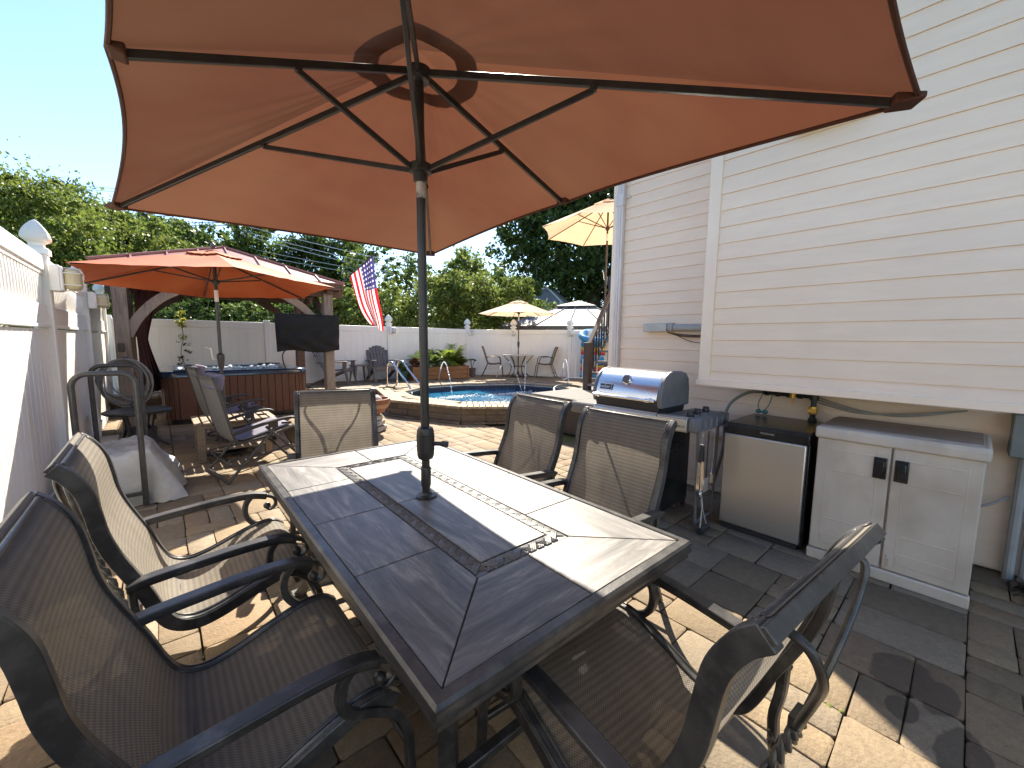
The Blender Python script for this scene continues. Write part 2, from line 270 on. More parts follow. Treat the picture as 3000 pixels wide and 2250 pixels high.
# ---------------------------------------------------------------- mesh helpers
def spline(pts,n=8,closed=False):        # Catmull-Rom
    P=[V(p) for p in pts]; out=[]
    N=len(P); segs=N if closed else N-1
    for i in range(segs):
        if closed: a,b,c,d=P[(i-1)%N],P[i],P[(i+1)%N],P[(i+2)%N]
        else: b,c=P[i],P[i+1]; a=P[i-1] if i else b*2-c; d=P[i+2] if i+2<N else c*2-b
        for k in range(n):
            t=k/n; out.append(.5*((2*b)+(c-a)*t+(2*a-5*b+4*c-d)*t*t+(3*b-a-3*c+d)*t**3))
    if not closed: out.append(P[-1])
    return out
class MB:
    def __init__(s): s.v=[]; s.f=[]; s.tint=[]; s.uv=[]; s.cur=None
    def add(s,vs,fs,uvs=None):
        n=len(s.v); s.v+=[tuple(v) for v in vs]
        for f in fs:
            s.f.append(tuple(i+n for i in f)); s.tint.append(s.cur)
            s.uv.append([uvs[i] for i in f] if uvs else None)
        return s
    def box(s,c,d,rz=0,rot=None,taper=1):
        hx,hy,hz=d[0]/2,d[1]/2,d[2]/2
        mt=rot if rot else Matrix.Rotation(rz,3,'Z'); c=V(c)
        vs=[]
        for z,k in ((-hz,taper),(hz,1)):
            for x,y in ((-hx,-hy),(hx,-hy),(hx,hy),(-hx,hy)): vs.append(c+mt@V((x*k,y*k,z)))
        return s.add(vs,[(3,2,1,0),(4,5,6,7),(0,1,5,4),(1,2,6,5),(2,3,7,6),(3,0,4,7)])
    def bar(s,p,q,w,h,up=(0,0,1),w2=None,h2=None):
        p,q=V(p),V(q); d=(q-p).normalized(); up=V(up)
        if abs(d.dot(up))>.98: up=V((0,1,0)) if abs(d.y)<.9 else V((1,0,0))
        x=d.cross(up).normalized(); y=x.cross(d); w2=w2 or w; h2=h2 or h
        vs=[p+x*a*w/2+y*b*h/2 for a,b in ((-1,-1),(1,-1),(1,1),(-1,1))]+[q+x*a*w2/2+y*b*h2/2 for a,b in ((-1,-1),(1,-1),(1,1),(-1,1))]
        return s.add(vs,[(0,1,2,3),(7,6,5,4),(0,4,5,1),(1,5,6,2),(2,6,7,3),(3,7,4,0)])
    def tube(s,pts,r,n=8,closed=False,caps=True,flat=1.0):
        P=[V(p) for p in pts]; N=len(P)
        rs=r if isinstance(r,(list,tuple)) else [r]*N
        def tan(i):
            if closed: return (P[(i+1)%N]-P[i-1]).normalized()
            return (P[min(i+1,N-1)]-P[max(i-1,0)]).normalized()
        t=tan(0); a=V((0,0,1)) if abs(t.z)<.9 else V((1,0,0)); x=t.cross(a).normalized()
        vs=[]
        for i in range(N):
            t=tan(i); x=(x-t*x.dot(t)); x=x.normalized() if x.length>1e-6 else t.orthogonal().normalized(); y=t.cross(x)
            for k in range(n):
                an=2*PI*k/n; vs.append(P[i]+(x*math.cos(an)+y*math.sin(an)*flat)*rs[i])
        fs=[]; M_=N if closed else N-1
        for i in range(M_):
            j=(i+1)%N
            for k in range(n): fs.append((i*n+k,i*n+(k+1)%n,j*n+(k+1)%n,j*n+k))
        if caps and not closed: fs.append(tuple(range(n))[::-1]); fs.append(tuple((N-1)*n+k for k in range(n)))
        return s.add(vs,fs)
    def ribbon(s,pts,side,w,t):          # flat bar following pts; width along the fixed axis 'side', thickness in the bend plane
        P=[V(p) for p in pts]; sd=V(side).normalized(); N=len(P); vs=[]
        for i in range(N):
            d=(P[min(i+1,N-1)]-P[max(i-1,0)]).normalized(); nrm=d.cross(sd).normalized(); ti=t[i] if isinstance(t,(list,tuple)) else t
            for a,b in ((-1,-1),(1,-1),(1,1),(-1,1)): vs.append(P[i]+sd*a*w/2+nrm*b*ti/2)
        fs=[(0,1,2,3),tuple((N-1)*4+k for k in (3,2,1,0))]
        for i in range(N-1):
            for k in range(4): fs.append((i*4+k,(i+1)*4+k,(i+1)*4+(k+1)%4,i*4+(k+1)%4))
        return s.add(vs,fs)
    def lathe(s,prof,c=(0,0,0),n=24,axis=None,caps=True):
        c=V(c); q=axis.to_track_quat('Z','Y').to_matrix() if axis else Matrix.Identity(3); vs=[]
        for r,z in prof:
            for k in range(n): vs.append(c+q@V((r*math.cos(2*PI*k/n),r*math.sin(2*PI*k/n),z)))
        fs=[]
        for i in range(len(prof)-1):
            for k in range(n): fs.append((i*n+k,i*n+(k+1)%n,(i+1)*n+(k+1)%n,(i+1)*n+k))
        if caps:
            if prof[0][0]>1e-5: fs.append(tuple(range(n))[::-1])
            if prof[-1][0]>1e-5: fs.append(tuple((len(prof)-1)*n+k for k in range(n)))
        return s.add(vs,fs)
    def prism(s,poly,z0,z1):
        n=len(poly); vs=[(p[0],p[1],z0) for p in poly]+[(p[0],p[1],z1) for p in poly]
        return s.add(vs,[tuple(range(n))[::-1],tuple(range(n,2*n))]+[(i,(i+1)%n,n+(i+1)%n,n+i) for i in range(n)])
    def extr(s,poly,axis,a0,a1):         # polygon in the plane across 'axis' ('x': (y,z) / 'y': (x,z)), extruded along it
        f=(lambda p,a:(a,p[0],p[1])) if axis=='x' else (lambda p,a:(p[0],a,p[1]))
        n=len(poly); vs=[f(p,a0) for p in poly]+[f(p,a1) for p in poly]
        return s.add(vs,[tuple(range(n))[::-1],tuple(range(n,2*n))]+[(i,(i+1)%n,n+(i+1)%n,n+i) for i in range(n)])
    def sphere(s,c,r,n=12,m=8,sc=(1,1,1)):
        c=V(c); vs=[c+V((0,0,-r*sc[2]))]; 
        for i in range(1,m):
            a=-PI/2+PI*i/m
            for k in range(n): vs.append(c+V((r*sc[0]*math.cos(a)*math.cos(2*PI*k/n),r*sc[1]*math.cos(a)*math.sin(2*PI*k/n),r*sc[2]*math.sin(a))))
        vs.append(c+V((0,0,r*sc[2]))); fs=[]
        for k in range(n): fs.append((0,1+(k+1)%n,1+k)); fs.append((len(vs)-1,1+(m-2)*n+k,1+(m-2)*n+(k+1)%n))
        for i in range(m-2):
            for k in range(n): fs.append((1+i*n+k,1+i*n+(k+1)%n,1+(i+1)*n+(k+1)%n,1+(i+1)*n+k))
        return s.add(vs,fs)
    def grid(s,fn,nu,nv):
        vs=[];uv=[]
        for i in range(nu+1):
            for j in range(nv+1): vs.append(fn(i/nu,j/nv)); uv.append((i/nu,j/nv))
        fs=[(i*(nv+1)+j,(i+1)*(nv+1)+j,(i+1)*(nv+1)+j+1,i*(nv+1)+j+1) for i in range(nu) for j in range(nv)]
        return s.add(vs,fs,uv)
OFF={}
def tag(o,label=None,cat=None,group=None,kind=None):
    if label: o['label']=label
    if cat: o['category']=cat
    if group: o['group']=group
    if kind: o['kind']=kind
    return o
def thing(name,label,cat,loc=(0,0,0),rz=0,group=None,world=True):
    o=bpy.data.objects.new(name,None); col.objects.link(o); o.empty_display_size=.1
    o.location=loc; o.rotation_euler=(0,0,rz); OFF[o.name]=V(loc) if world else V((0,0,0))
    return tag(o,label,cat,group)
def obj(name,mb,material,parent=None,bevel=0,smooth=35,segs=2,solid=0,label=None,recalc=True,sub=0):
    me=bpy.data.meshes.new(name)
    off=OFF.get(parent.name,V((0,0,0))) if parent else V((0,0,0))
    vs=[(v[0]-off.x,v[1]-off.y,v[2]-off.z) for v in mb.v] if off.length>0 else mb.v
    me.from_pydata(vs,[],mb.f); me.update()
    if any(mb.uv):
        ul=me.uv_layers.new(name='UVMap'); k=0; arr=np.zeros(len(me.loops)*2,np.float32)
        for f,u in zip(mb.f,mb.uv):
            for i in range(len(f)):
                if u: arr[2*k]=u[i][0]; arr[2*k+1]=u[i][1]
                k+=1
        ul.data.foreach_set('uv',arr)
    if any(t is not None for t in mb.tint):
        at_=me.attributes.new('tint','FLOAT_COLOR','FACE'); arr=np.ones(len(mb.f)*4,np.float32)
        for i,t in enumerate(mb.tint):
            if t: arr[4*i:4*i+3]=t
        at_.data.foreach_set('color',arr)
    if recalc:
        bm=bmesh.new(); bm.from_mesh(me); bmesh.ops.recalc_face_normals(bm,faces=bm.faces); bm.to_mesh(me); bm.free()
    if smooth:
        me.polygons.foreach_set('use_smooth',[True]*len(me.polygons)); me.set_sharp_from_angle(angle=R(smooth))
    me.materials.append(M[material])
    o=bpy.data.objects.new(name,me); col.objects.link(o)
    if parent: o.parent=parent; OFF[o.name]=off
    if sub:
        md=o.modifiers.new('subd','SUBSURF'); md.levels=sub; md.render_levels=sub
    if solid:
        md=o.modifiers.new('solid','SOLIDIFY'); md.thickness=solid; md.offset=0
    if bevel:
        md=o.modifiers.new('bevel','BEVEL'); md.width=bevel; md.segments=segs; md.limit_method='ANGLE'; md.angle_limit=R(40); md.harden_normals=False
    if label: o['label']=label
    return o
def dup(root,loc,rz,label=None,group=None):
    r=root.copy(); col.objects.link(r); r.location=loc; r.rotation_euler=(0,0,rz)
    if label: r['label']=label
    if group: r['group']=group
    for ch in list(root.children):
        c=ch.copy(); col.objects.link(c); c.parent=r
        for g in list(ch.children):
            d=g.copy(); col.objects.link(d); d.parent=c
    return r
def text(name,body,size,loc,xdir,up,material,parent,ext=.0006,shear=0):
    cu=bpy.data.curves.new(name,'FONT'); cu.body=body; cu.size=size; cu.extrude=ext; cu.align_x='CENTER'; cu.align_y='CENTER'; cu.shear=shear
    to=bpy.data.objects.new(name,cu); col.objects.link(to); bpy.context.view_layer.update()
    me=bpy.data.meshes.new_from_object(to.evaluated_get(bpy.context.evaluated_depsgraph_get())); bpy.data.objects.remove(to); bpy.data.curves.remove(cu)
    x=V(xdir).normalized(); y=V(up).normalized(); z=x.cross(y); mt=Matrix((x,y,z)).transposed().to_4x4(); mt.translation=V(loc)-OFF.get(parent.name,V((0,0,0)))
    me.transform(mt); me.materials.append(M[material]); o=bpy.data.objects.new(name,me); col.objects.link(o); o.parent=parent; return o
def inside(poly,x,y):
    r=False; n=len(poly); j=n-1
    for i in range(n):
        xi,yi=poly[i][0],poly[i][1]; xj,yj=poly[j][0],poly[j][1]
        if (yi>y)!=(yj>y) and x<(xj-xi)*(y-yi)/(yj-yi)+xi: r=not r
        j=i
    return r
def slab(outer,hole,z0,z1):              # flat slab with a hole
    mb=MB(); tr=tessellate_polygon([[V((p[0],p[1],0)) for p in outer],[V((p[0],p[1],0)) for p in hole]]) if hole else tessellate_polygon([[V((p[0],p[1],0)) for p in outer]])
    al=list(outer)+list(hole or []); n=len(al)
    vs=[(p[0],p[1],z1) for p in al]+[(p[0],p[1],z0) for p in al]
    fs=[tuple(t) for t in tr]+[tuple(i+n for i in t[::-1]) for t in tr]
    a=0
    for ring in (outer,hole or []):
        k=len(ring)
        for i in range(k): fs.append((a+i,a+(i+1)%k,n+a+(i+1)%k,n+a+i))
        a+=k
    return mb.add(vs,fs)
def paver_block(mb,r,x0,x1,y0,y1,z,g=.0032,h=.05,bev=.006):
    c=[(x0+g,y0+g),(x1-g,y0+g),(x1-g,y1-g),(x0+g,y1-g)]
    j=lambda s:r.uniform(-s,s)
    c=[(x+j(.0035),y+j(.0035)) for x,y in c]; cx=(x0+x1)/2; cy=(y0+y1)/2; tz=z+j(.0018); tx,ty=j(.006),j(.006)
    # rounded corners: two points per corner
    ring=[]
    for i,(x,y) in enumerate(c):
        px,py=c[i-1]; qx,qy=c[(i+1)%4]; k=.008+r.uniform(0,.009)
        d1=math.hypot(px-x,py-y); d2=math.hypot(qx-x,qy-y)
        ring+=[(x+(px-x)*k/d1,y+(py-y)*k/d1),(x+(qx-x)*k/d2,y+(qy-y)*k/d2)]
    n=8; vs=[]
    for lvl,ins in ((tz,bev),(tz-bev*.55,0),(tz-h,0)):
        for x,y in ring:
            dx,dy=cx-x,cy-y; d=math.hypot(dx,dy); zz=lvl+(tx*(x-cx)+ty*(y-cy) if lvl>tz-h else 0)
            vs.append((x+dx/d*ins*1.3,y+dy/d*ins*1.3,zz))
    fs=[tuple(range(n))]+[(l*n+i,(l+1)*n+i,(l+1)*n+(i+1)%n,l*n+(i+1)%n) for l in (0,1) for i in range(n)]
    a=r.random(); b=r.uniform(.78,1.12)
    pal=((1,.97,.92),(1.03,.94,.80),(.97,.95,.93),(1.0,.87,.75),(.86,.80,.72)); p=pal[int(a*5)]
    mb.cur=(p[0]*b,p[1]*b,p[2]*b); mb.add(vs,fs); mb.cur=None
def pavers(x0,y0,nx,ny,test,z,seed,u=.157):
    r=random.Random(seed); mb=MB(); occ=set()
    for j in range(ny):
        for i in range(nx):
            if (i,j) in occ: continue
            sizes=[(2,2)]*5+[(2,1)]*3+[(1,2)]*3+[(1,1)]*1+[(2,3)]*2
            r.shuffle(sizes)
            for w_,h_ in sizes+[(1,1)]:
                cells=[(i+a,j+b) for a in range(w_) for b in range(h_)]
                if all(c not in occ and c[0]<nx and c[1]<ny for c in cells) and not (w_==2 and i%2==1 and r.random()<.8): break
            occ.update(cells)
            X0,Y0,X1,Y1=x0+i*u,y0+j*u,x0+(i+w_)*u,y0+(j+h_)*u
            if test((X0+X1)/2,(Y0+Y1)/2): paver_block(mb,r,X0,X1,Y0,Y1,z)
    return mb
def leaves(name,blobs,n,size,material,parent=None,seed=1,cl=60,spread=.34,surf=.55,flat=.0):
    # leaf-sized quads gathered in clumps that fill the blobs (cx,cy,cz,rx,ry,rz)
    g=np.random.default_rng(seed); off=OFF.get(parent.name,V((0,0,0))) if parent else V((0,0,0))
    bl=np.array(blobs,float); vol=bl[:,3]*bl[:,4]*bl[:,5]; k=max(3,n//cl)
    bi=g.choice(len(bl),k,p=vol**.8/np.sum(vol**.8))
    d=g.normal(size=(k,3)); d/=np.linalg.norm(d,axis=1)[:,None]; rad=g.random(k)**(1/3)
    rad=np.where(g.random(k)<surf,.82+.18*g.random(k),rad*.85)
    cc=bl[bi,:3]+d*rad[:,None]*bl[bi,3:]*(1+.10*g.normal(size=(k,1)))
    cr=(bl[bi,3:].mean(1)*spread*(.5+g.random(k)))
    ci=g.integers(0,k,n); p=cc[ci]+g.normal(size=(n,3))*cr[ci][:,None]*.5*np.array([1,1,.7])
    nr=g.normal(size=(n,3)); nr[:,2]=np.abs(nr[:,2])*(1+flat); nr/=np.linalg.norm(nr,axis=1)[:,None]
    t=np.cross(nr,g.normal(size=(n,3))); t/=np.linalg.norm(t,axis=1)[:,None]; b=np.cross(nr,t)
    s=(size*(.6+.8*g.random(n)))[:,None]
    v=np.stack([p-t*s*.5,p+b*s*.27+nr*s*.06,p+t*s*.5,p-b*s*.27+nr*s*.06],1).reshape(-1,3)-np.array(off)
    me=bpy.data.meshes.new(name); me.vertices.add(4*n); me.vertices.foreach_set('co',v.astype(np.float32).ravel())
    me.loops.add(4*n); me.loops.foreach_set('vertex_index',np.arange(4*n,dtype=np.int32)); me.polygons.add(n)
    me.polygons.foreach_set('loop_start',np.arange(0,4*n,4,dtype=np.int32)); me.update(calc_edges=True); me.materials.append(M[material])
    o=bpy.data.objects.new(name,me); col.objects.link(o)
    if parent: o.parent=parent; OFF[o.name]=off
    return o
def trunk(mb,base,top,r0,r1,r_,limbs,seed):
    r=random.Random(seed); base,top=V(base),V(top); L_=(top-base).length
    pts=[base.lerp(top,i/5)+V((r.uniform(-1,1),r.uniform(-1,1),0))*.03*L_*(i>0) for i in range(6)]
    mb.tube(spline(pts,4),[r0+(r1-r0)*i/20 for i in range(21)],8)
    for k in range(limbs):
        t=r.uniform(.35,.95); p=base.lerp(top,t); a=r.uniform(0,2*PI); l=r_*r.uniform(.5,.95)
        q=p+V((math.cos(a)*l*.55,math.sin(a)*l*.55,l*.55)); e=p+V((math.cos(a)*l,math.sin(a)*l,l*r.uniform(.6,1.0)))
        rr=(r0+(r1-r0)*t)*.5; mb.tube(spline([p,q,e],4),[rr*(1-.85*i/8) for i in range(9)],6)
# ================================================================ SETTING
mb=MB().grid(lambda a,b:(-150+300*a,-120+330*b,-.06),12,12)
tag(obj('ground',mb,'grass',smooth=0),kind='structure')
DZ=.30
POOLI=[(3.86,7.50),(4.03,8.25),(5.10,8.98),(6.10,8.90),(7.35,8.25),(7.74,6.90),(7.3,5.9),(6.2,5.45),(4.95,5.66),(4.20,6.22)]
EDGE=[(-.75,10.35),(1.2,10.33),(2.51,9.92),(3.80,9.09),(3.29,7.24),(3.90,5.78),(4.58,5.28),(5.9,4.95),(6.6,4.6)]
DECK=EDGE+[(6.9,3.0),(12.5,3.0),(10.85,6.9),(9.95,8.55),(8.95,10.15),(7.72,11.12),(-.75,11.12)]
mb=MB().box((1.7,4.2,-.045),(5.2,12.6,.03)); mb.box((7.5,4.2,-.048),(8,12.6,.03))
tag(obj('patio_bed',mb,'sand',smooth=0),kind='structure')
mb=pavers(-.868,-.1,32,67,lambda x,y:not inside(DECK,x,y) and not (y>10.2) and not(x>4.02 and y<2.9),0,3)
mb2=pavers(-.868+.06,-.1-.157*11,31,11,lambda x,y:True,0,8)
mb.add(mb2.v,mb2.f); mb.tint[-len(mb2.f):]=mb2.tint
tag(obj('patio_paving',mb,'paver',smooth=50,recalc=False),kind='structure')
tag(obj('pool_deck',slab(DECK,POOLI,.0,DZ-.035),'sand',smooth=0),kind='structure')
def offs(poly,d):
    n=len(poly); out=[]
    for i in range(n):
        p,a,b_=V(poly[i]+(0,)) if len(poly[i])==2 else V(poly[i]),V(poly[i-1]+(0,)),V(poly[(i+1)%n]+(0,))
        n1=(p-a).cross(V((0,0,1))).normalized(); n2=(b_-p).cross(V((0,0,1))).normalized(); nn_=(n1+n2).normalized(); k=d/max(.4,nn_.dot(n1))
        out.append((p.x+nn_.x*k,p.y+nn_.y*k))
    return out
POOLC=offs(POOLI,-.30) if inside(POOLI,*offs(POOLI,.05)[0]) else offs(POOLI,.30)
def near_edge(x,y,d):
    for i in range(len(EDGE)-1):
        a=V((*EDGE[i],0)); b_=V((*EDGE[i+1],0)); p=V((x,y,0)); t=max(0,min(1,(p-a).dot(b_-a)/(b_-a).length_squared))
        if (p-(a+(b_-a)*t)).length<d: return True
    return False
mb=pavers(-.80,9.0,62,14,lambda x,y:inside(DECK,x,y) and not inside(POOLC,x,y) and not near_edge(x,y,.30),DZ-.004,5)
mb2=pavers(2.9,3.3,62,36,lambda x,y:inside(DECK,x,y) and not inside(POOLC,x,y) and not near_edge(x,y,.30),DZ-.004,6)
mb.add(mb2.v,mb2.f); mb.tint[-len(mb2.f):]=mb2.tint
tag(obj('pool_deck_paving',mb,'paver_deck',smooth=50,recalc=False),kind='structure')
# bullnose coping bricks round the water and on the outer edge of the raised deck
def brick_edge(mb,poly,closed,depth,inward,z1,wd=.105,h=.05,over=.02,seed=4):
    r=random.Random(seed); n=len(poly)
    for i in range(n if closed else n-1):
        a=V((*poly[i],0)); b_=V((*poly[(i+1)%n],0)); L_=(b_-a).length; d=(b_-a)/L_; nr=V((d.y,-d.x,0))*inward; k=max(1,round(L_/wd)); s=L_/k; ang=math.atan2(d.y,d.x)
        for q in range(k):
            c=a+d*(q+.5)*s+nr*(depth/2-over); v=r.uniform(.8,1.1); mb.cur=(v,v*r.uniform(.94,1),v*r.uniform(.86,1))
            mb.box((c.x,c.y,z1-h/2+r.uniform(-.001,.001)),(s-.008,depth,h),ang)
    mb.cur=None
WALLT=thing('retaining_wall','low curved wall of rough tan blocks holding up the raised pool deck','wall',(3.6,6.5,0))
mb=MB(); r=random.Random(2)
for i in range(len(EDGE)-1):
    a=V((*EDGE[i],0)); b_=V((*EDGE[i+1],0)); L_=(b_-a).length; d=(b_-a)/L_; nr=V((d.y,-d.x,0)); ang=math.atan2(d.y,d.x)
    for row,(z0,z1,o_) in enumerate(((0,.03,.10),(.03,.145,.015),(.147,.252,.0))):
        wl=(.2,.42,.36)[row]; k=max(1,round(L_/wl)); s=L_/k
        for q in range(k):
            t0=q*s+(s*.5 if row==2 and q else 0)*0; c=a+d*(t0+s/2)+nr*(-.06+o_+r.uniform(-.006,.006)); v=r.uniform(.75,1.15); mb.cur=(v,v*.97,v*r.uniform(.85,1))
            mb.box((c.x,c.y,(z0+z1)/2),(s-.005,.13,z1-z0-.003),ang+r.uniform(-.01,.01))
mb.cur=None
obj('block',mb,'block',WALLT,bevel=.008,segs=1)
mb=MB(); brick_edge(mb,EDGE,False,.30,-1,DZ+.003,over=.04); obj('coping',mb,'coping_brick',WALLT,bevel=.012)
POOL=thing('swimming_pool','octagonal swimming pool with blue liner and tan brick coping set in the raised deck','pool',(5.8,7.2,0))
mb=MB(); brick_edge(mb,POOLI,True,.30,1 if inside(POOLI,*offs(POOLI,-.05)[0]) else -1,DZ+.004,over=.03,seed=9); obj('coping',mb,'coping_brick',POOL,bevel=.016)
mb=MB(); n=len(POOLI)
mb.add([(x,y,-1.1) for x,y in POOLI],[tuple(range(n))])
mb.add([(x,y,-1.1) for x,y in POOLI]+[(x,y,.03) for x,y in POOLI],[(i,(i+1)%n,n+(i+1)%n,n+i) for i in range(n)]); obj('liner',mb,'liner',POOL,smooth=0,recalc=False)
mb=MB().add([(x,y,.03) for x,y in POOLI]+[(x,y,.235) for x,y in POOLI],[(i,(i+1)%n,n+(i+1)%n,n+i) for i in range(n)]); obj('liner_band',mb,'liner_band',POOL,smooth=0,recalc=False)
mb=MB().add([(x,y,.235) for x,y in POOLI]+[(x,y,.262) for x,y in POOLI],[(i,(i+1)%n,n+(i+1)%n,n+i) for i in range(n)]); obj('liner_bead',mb,'white_paint',POOL,smooth=0,recalc=False,solid=.012)
PW=offs(POOLI,.004) if inside(POOLI,*offs(POOLI,.05)[0]) else offs(POOLI,-.004)
mb=MB().add([(x,y,.12) for x,y in PW],[tuple(range(n))]); tag(obj('pool_water',mb,'pool_water',smooth=0,recalc=False),kind='structure')
# white beads modelled as sun glitter on the water, with foam where jets fall
mb=MB(); r=random.Random(12)
for (jx,jy,sx,sy,k) in ((5.2,7.9,.65,.22,300),(6.6,7.6,1.0,.18,260),(7.0,6.6,.5,.3,60),(4.15,8.0,.14,.14,40),(5.6,6.9,.8,.5,90)):
    for q in range(k):
        x,y=r.gauss(jx,sx*.45),r.gauss(jy,sy*.5)
        if inside(PW,x,y): s=r.uniform(.005,.014); mb.sphere((x,y,.122),s,6,4,(1.5,1.2,.5))
tag(obj('foam_and_glints',mb,'spray_white',smooth=0),kind='stuff',label='white foam and sun glints modelled as beads on the blue pool water')
for i,(p0,p1,zt,lb) in enumerate((((6.05,10.1),(5.15,8.0),.95,'arc of water rising in front of the cedar planter and falling into the pool'),
    ((7.9,9.75),(7.3,7.95),.92,'thin arc of water crossing the left bistro chair'),((8.55,9.1),(7.1,7.6),.98,'thin arc of water crossing the right bistro chair'),((9.3,8.3),(7.6,6.5),1.02,'high arc of water in front of the white picket rail'))):
    a=V((*p0,DZ)); c=V((*p1,.13)); r=random.Random(i); mb=MB(); pts=[]
    for q in range(25):
        t=q/24; p=a.lerp(c,t); p.z=a.z*(1-t)+c.z*t+4*(zt-.3)*t*(1-t); pts.append(p)
    pts=spline(pts,4); nq=len(pts)
    mb.tube([p+V((r.gauss(0,.004),r.gauss(0,.004),r.gauss(0,.004)))*(i>nq*.5) for i,p in enumerate(pts)],[.015 if i<nq*.5 else (.004 if (i//2)%2 else r.uniform(.010,.017)) for i in range(nq)],6)
    tag(obj('water_jet',mb,'water_jet'),lb,'water jet','water jets arching into the pool')
# ================================================================ HOUSE
HX,HY,BX=4.0,2.82,3.28
HOUSE=thing('house','house wall in pale beige vinyl siding with a projecting bay','house',(4.6,0,0))
def siding(x,y0,y1,z0,z1,row,ph=0):
    mb=MB(); z=z0-ph
    while z<z1:
        a,b_=max(z,z0),min(z+row,z1)
        if b_-a>.01:
            xb,xt=x-.0105,x-.001
            vs=[]
            for y in (y0,y1): vs+=[(x+.004,y,a),(xb,y,a),(xb,y,a+.012),(xt-.002,y,b_-.004),(xt,y,b_)]
            mb.add(vs,[(i,i+1,i+6,i+5) for i in range(4)])
        z+=row
    return mb
obj('wall',siding(HX,-6,HY-.09,.02,6.2,.118,ph=.06),'siding',HOUSE,smooth=20,recalc=False)
mb=MB().box((7.0,-1.7,3.1),(5.98,9.0,6.19)); obj('wall_core',mb,'siding',HOUSE,smooth=0)
mb=MB().box((4.0-.012,HY-.045,3.1),(.06,.095,6.2)); mb.box((4.03,HY+.002,3.1),(.09,.03,6.2)); obj('corner_trim',mb,'trim',HOUSE,bevel=.004,segs=1)
BAY0,BAY1,BZ=-.25,1.447,1.155
obj('bay_siding',siding(BX,BAY0+.01,BAY1-.085,BZ,6.2,.1208,ph=.045),'siding',HOUSE,smooth=20,recalc=False)
mb=MB().box(((BX+HX)/2+.0035,(BAY0+BAY1)/2,3.68),(HX-BX-.003,BAY1-BAY0-.01,5.04)); obj('bay_core',mb,'siding',HOUSE,smooth=0)
mb=MB().box((BX-.008,BAY1-.0425,3.68),(.026,.085,5.05)); mb.box((BX+.03,BAY1-.001,3.68),(.10,.012,5.05)); mb.box((BX-.008,BAY0-.03,3.68),(.026,.085,5.05)); obj('bay_corner_trim',mb,'trim',HOUSE,bevel=.004,segs=1)
mb=MB().box((BX-.012,(BAY0+BAY1)/2,BZ-.018),(.05,BAY1-BAY0+.03,.046)); obj('bay_base_trim',mb,'trim',HOUSE,bevel=.003,segs=1)
mb=MB().box(((BX+HX)/2,(BAY0+BAY1)/2,BZ-.02),(HX-BX-.03,BAY1-BAY0-.02,.02)); obj('bay_soffit',mb,'trim',HOUSE,smooth=0)
mb=MB()
for i in range(3): mb.box((3.965,HY-.125+i*.027,3.1),(.05+.006*(i==1),.026,6.1))
ds=obj('downspout',mb,'alu_spout',HOUSE,bevel=.005,segs=1)
mb=MB().box((3.962,HY-.098,3.0),(.064,.095,.13)); mb.box((3.985,HY-.17,3.03),(.01,.06,.03)); obj('strap',mb,'alu_spout',ds,bevel=.003,segs=1)
mb=MB().box((BX-.055,.735,2.835),(.085,.36,.022)); mb.box((BX-.03,.735,2.90),(.05,.34,.11)); obj('vent_hood',mb,'galv',HOUSE,bevel=.004)
mb=MB().box((3.975,1.45,.60),(.03,.36,.10)); mb.box((3.968,1.45,.60),(.04,.28,.05)); obj('foundation_vent',mb,'trim',HOUSE,bevel=.003)
mb=MB().box((7.2,-1.7,6.25),(6.9,9.8,.12)); obj('roof',mb,'roof_grey',HOUSE,smooth=0)
# services on the wall
T=thing('conduit_box','grey metal junction box with a fat conduit low on the siding left of the bay','conduit',(HX,2.2,1.6))
mb=MB().box((3.95,2.22,1.60),(.09,.26,.085)); obj('box',mb,'galv',T,bevel=.006)
mb=MB().tube([(3.95,2.1,1.6),(3.95,1.5,1.585)],.036,12); mb.lathe([(.045,0),(.045,.05)],(3.95,2.08,1.6),12,V((0,-1,0))); obj('pipe',mb,'pvc_grey',T)
mb=MB()
for k in range(3): mb.tube(spline([(3.955,2.1,1.55),(3.955,1.95,1.53-.01*k),(3.955,1.75,1.52-.008*k),(3.955,1.45,1.53-.012*k)],6),.005,6)
mb.tube(spline([(3.955,2.02,1.53),(3.95,1.85,1.46),(3.95,1.65,1.445),(3.955,1.46,1.47)],6),.004,6)
tag(obj('cable_bundle',mb,'copper_brown'),'brown cables sagging under the conduit box','cable')
T=thing('gas_pipe','black gas pipe with yellow brass valve and a grey hose below the bay','pipe',(3.9,.9,.9))
mb=MB().tube([(3.9,1.17,1.035),(3.9,.80,1.035)],.02,10).tube([(3.9,.81,1.10),(3.9,.81,.78)],.02,10)
for y in (1.14,1.06,.98,.9): mb.lathe([(.028,-.015),(.028,.015)],(3.9,y,1.035),8,V((0,1,0)))
mb.lathe([(.032,-.03),(.032,.03)],(3.9,.81,1.035),8); mb.lathe([(.03,-.02),(.03,.02)],(3.9,.81,.84),8); mb.tube([(3.9,.81,.79),(3.99,.81,.79)],.022,10); obj('pipe',mb,'pole_black',T)
mb=MB().lathe([(.03,-.03),(.034,0),(.03,.03)],(3.9,.81,.925),10); mb.box((3.868,.81,.925),(.02,.055,.03)); obj('valve',mb,'brass',T)
mb=MB(); mb.lathe([(.024,-.02),(.024,.02)],(3.885,.95,1.035),10); mb.box((3.89,.95,1.0),(.012,.012,.07)); obj('valve',mb,'brass',T)
mb=MB().tube(spline([(3.9,1.17,1.035),(3.88,1.28,1.02),(3.8,1.38,.93),(3.72,1.40,.80),(3.62,1.36,.55),(3.6,1.42,.2)],8),.013,8); obj('hose',mb,'hose',T)
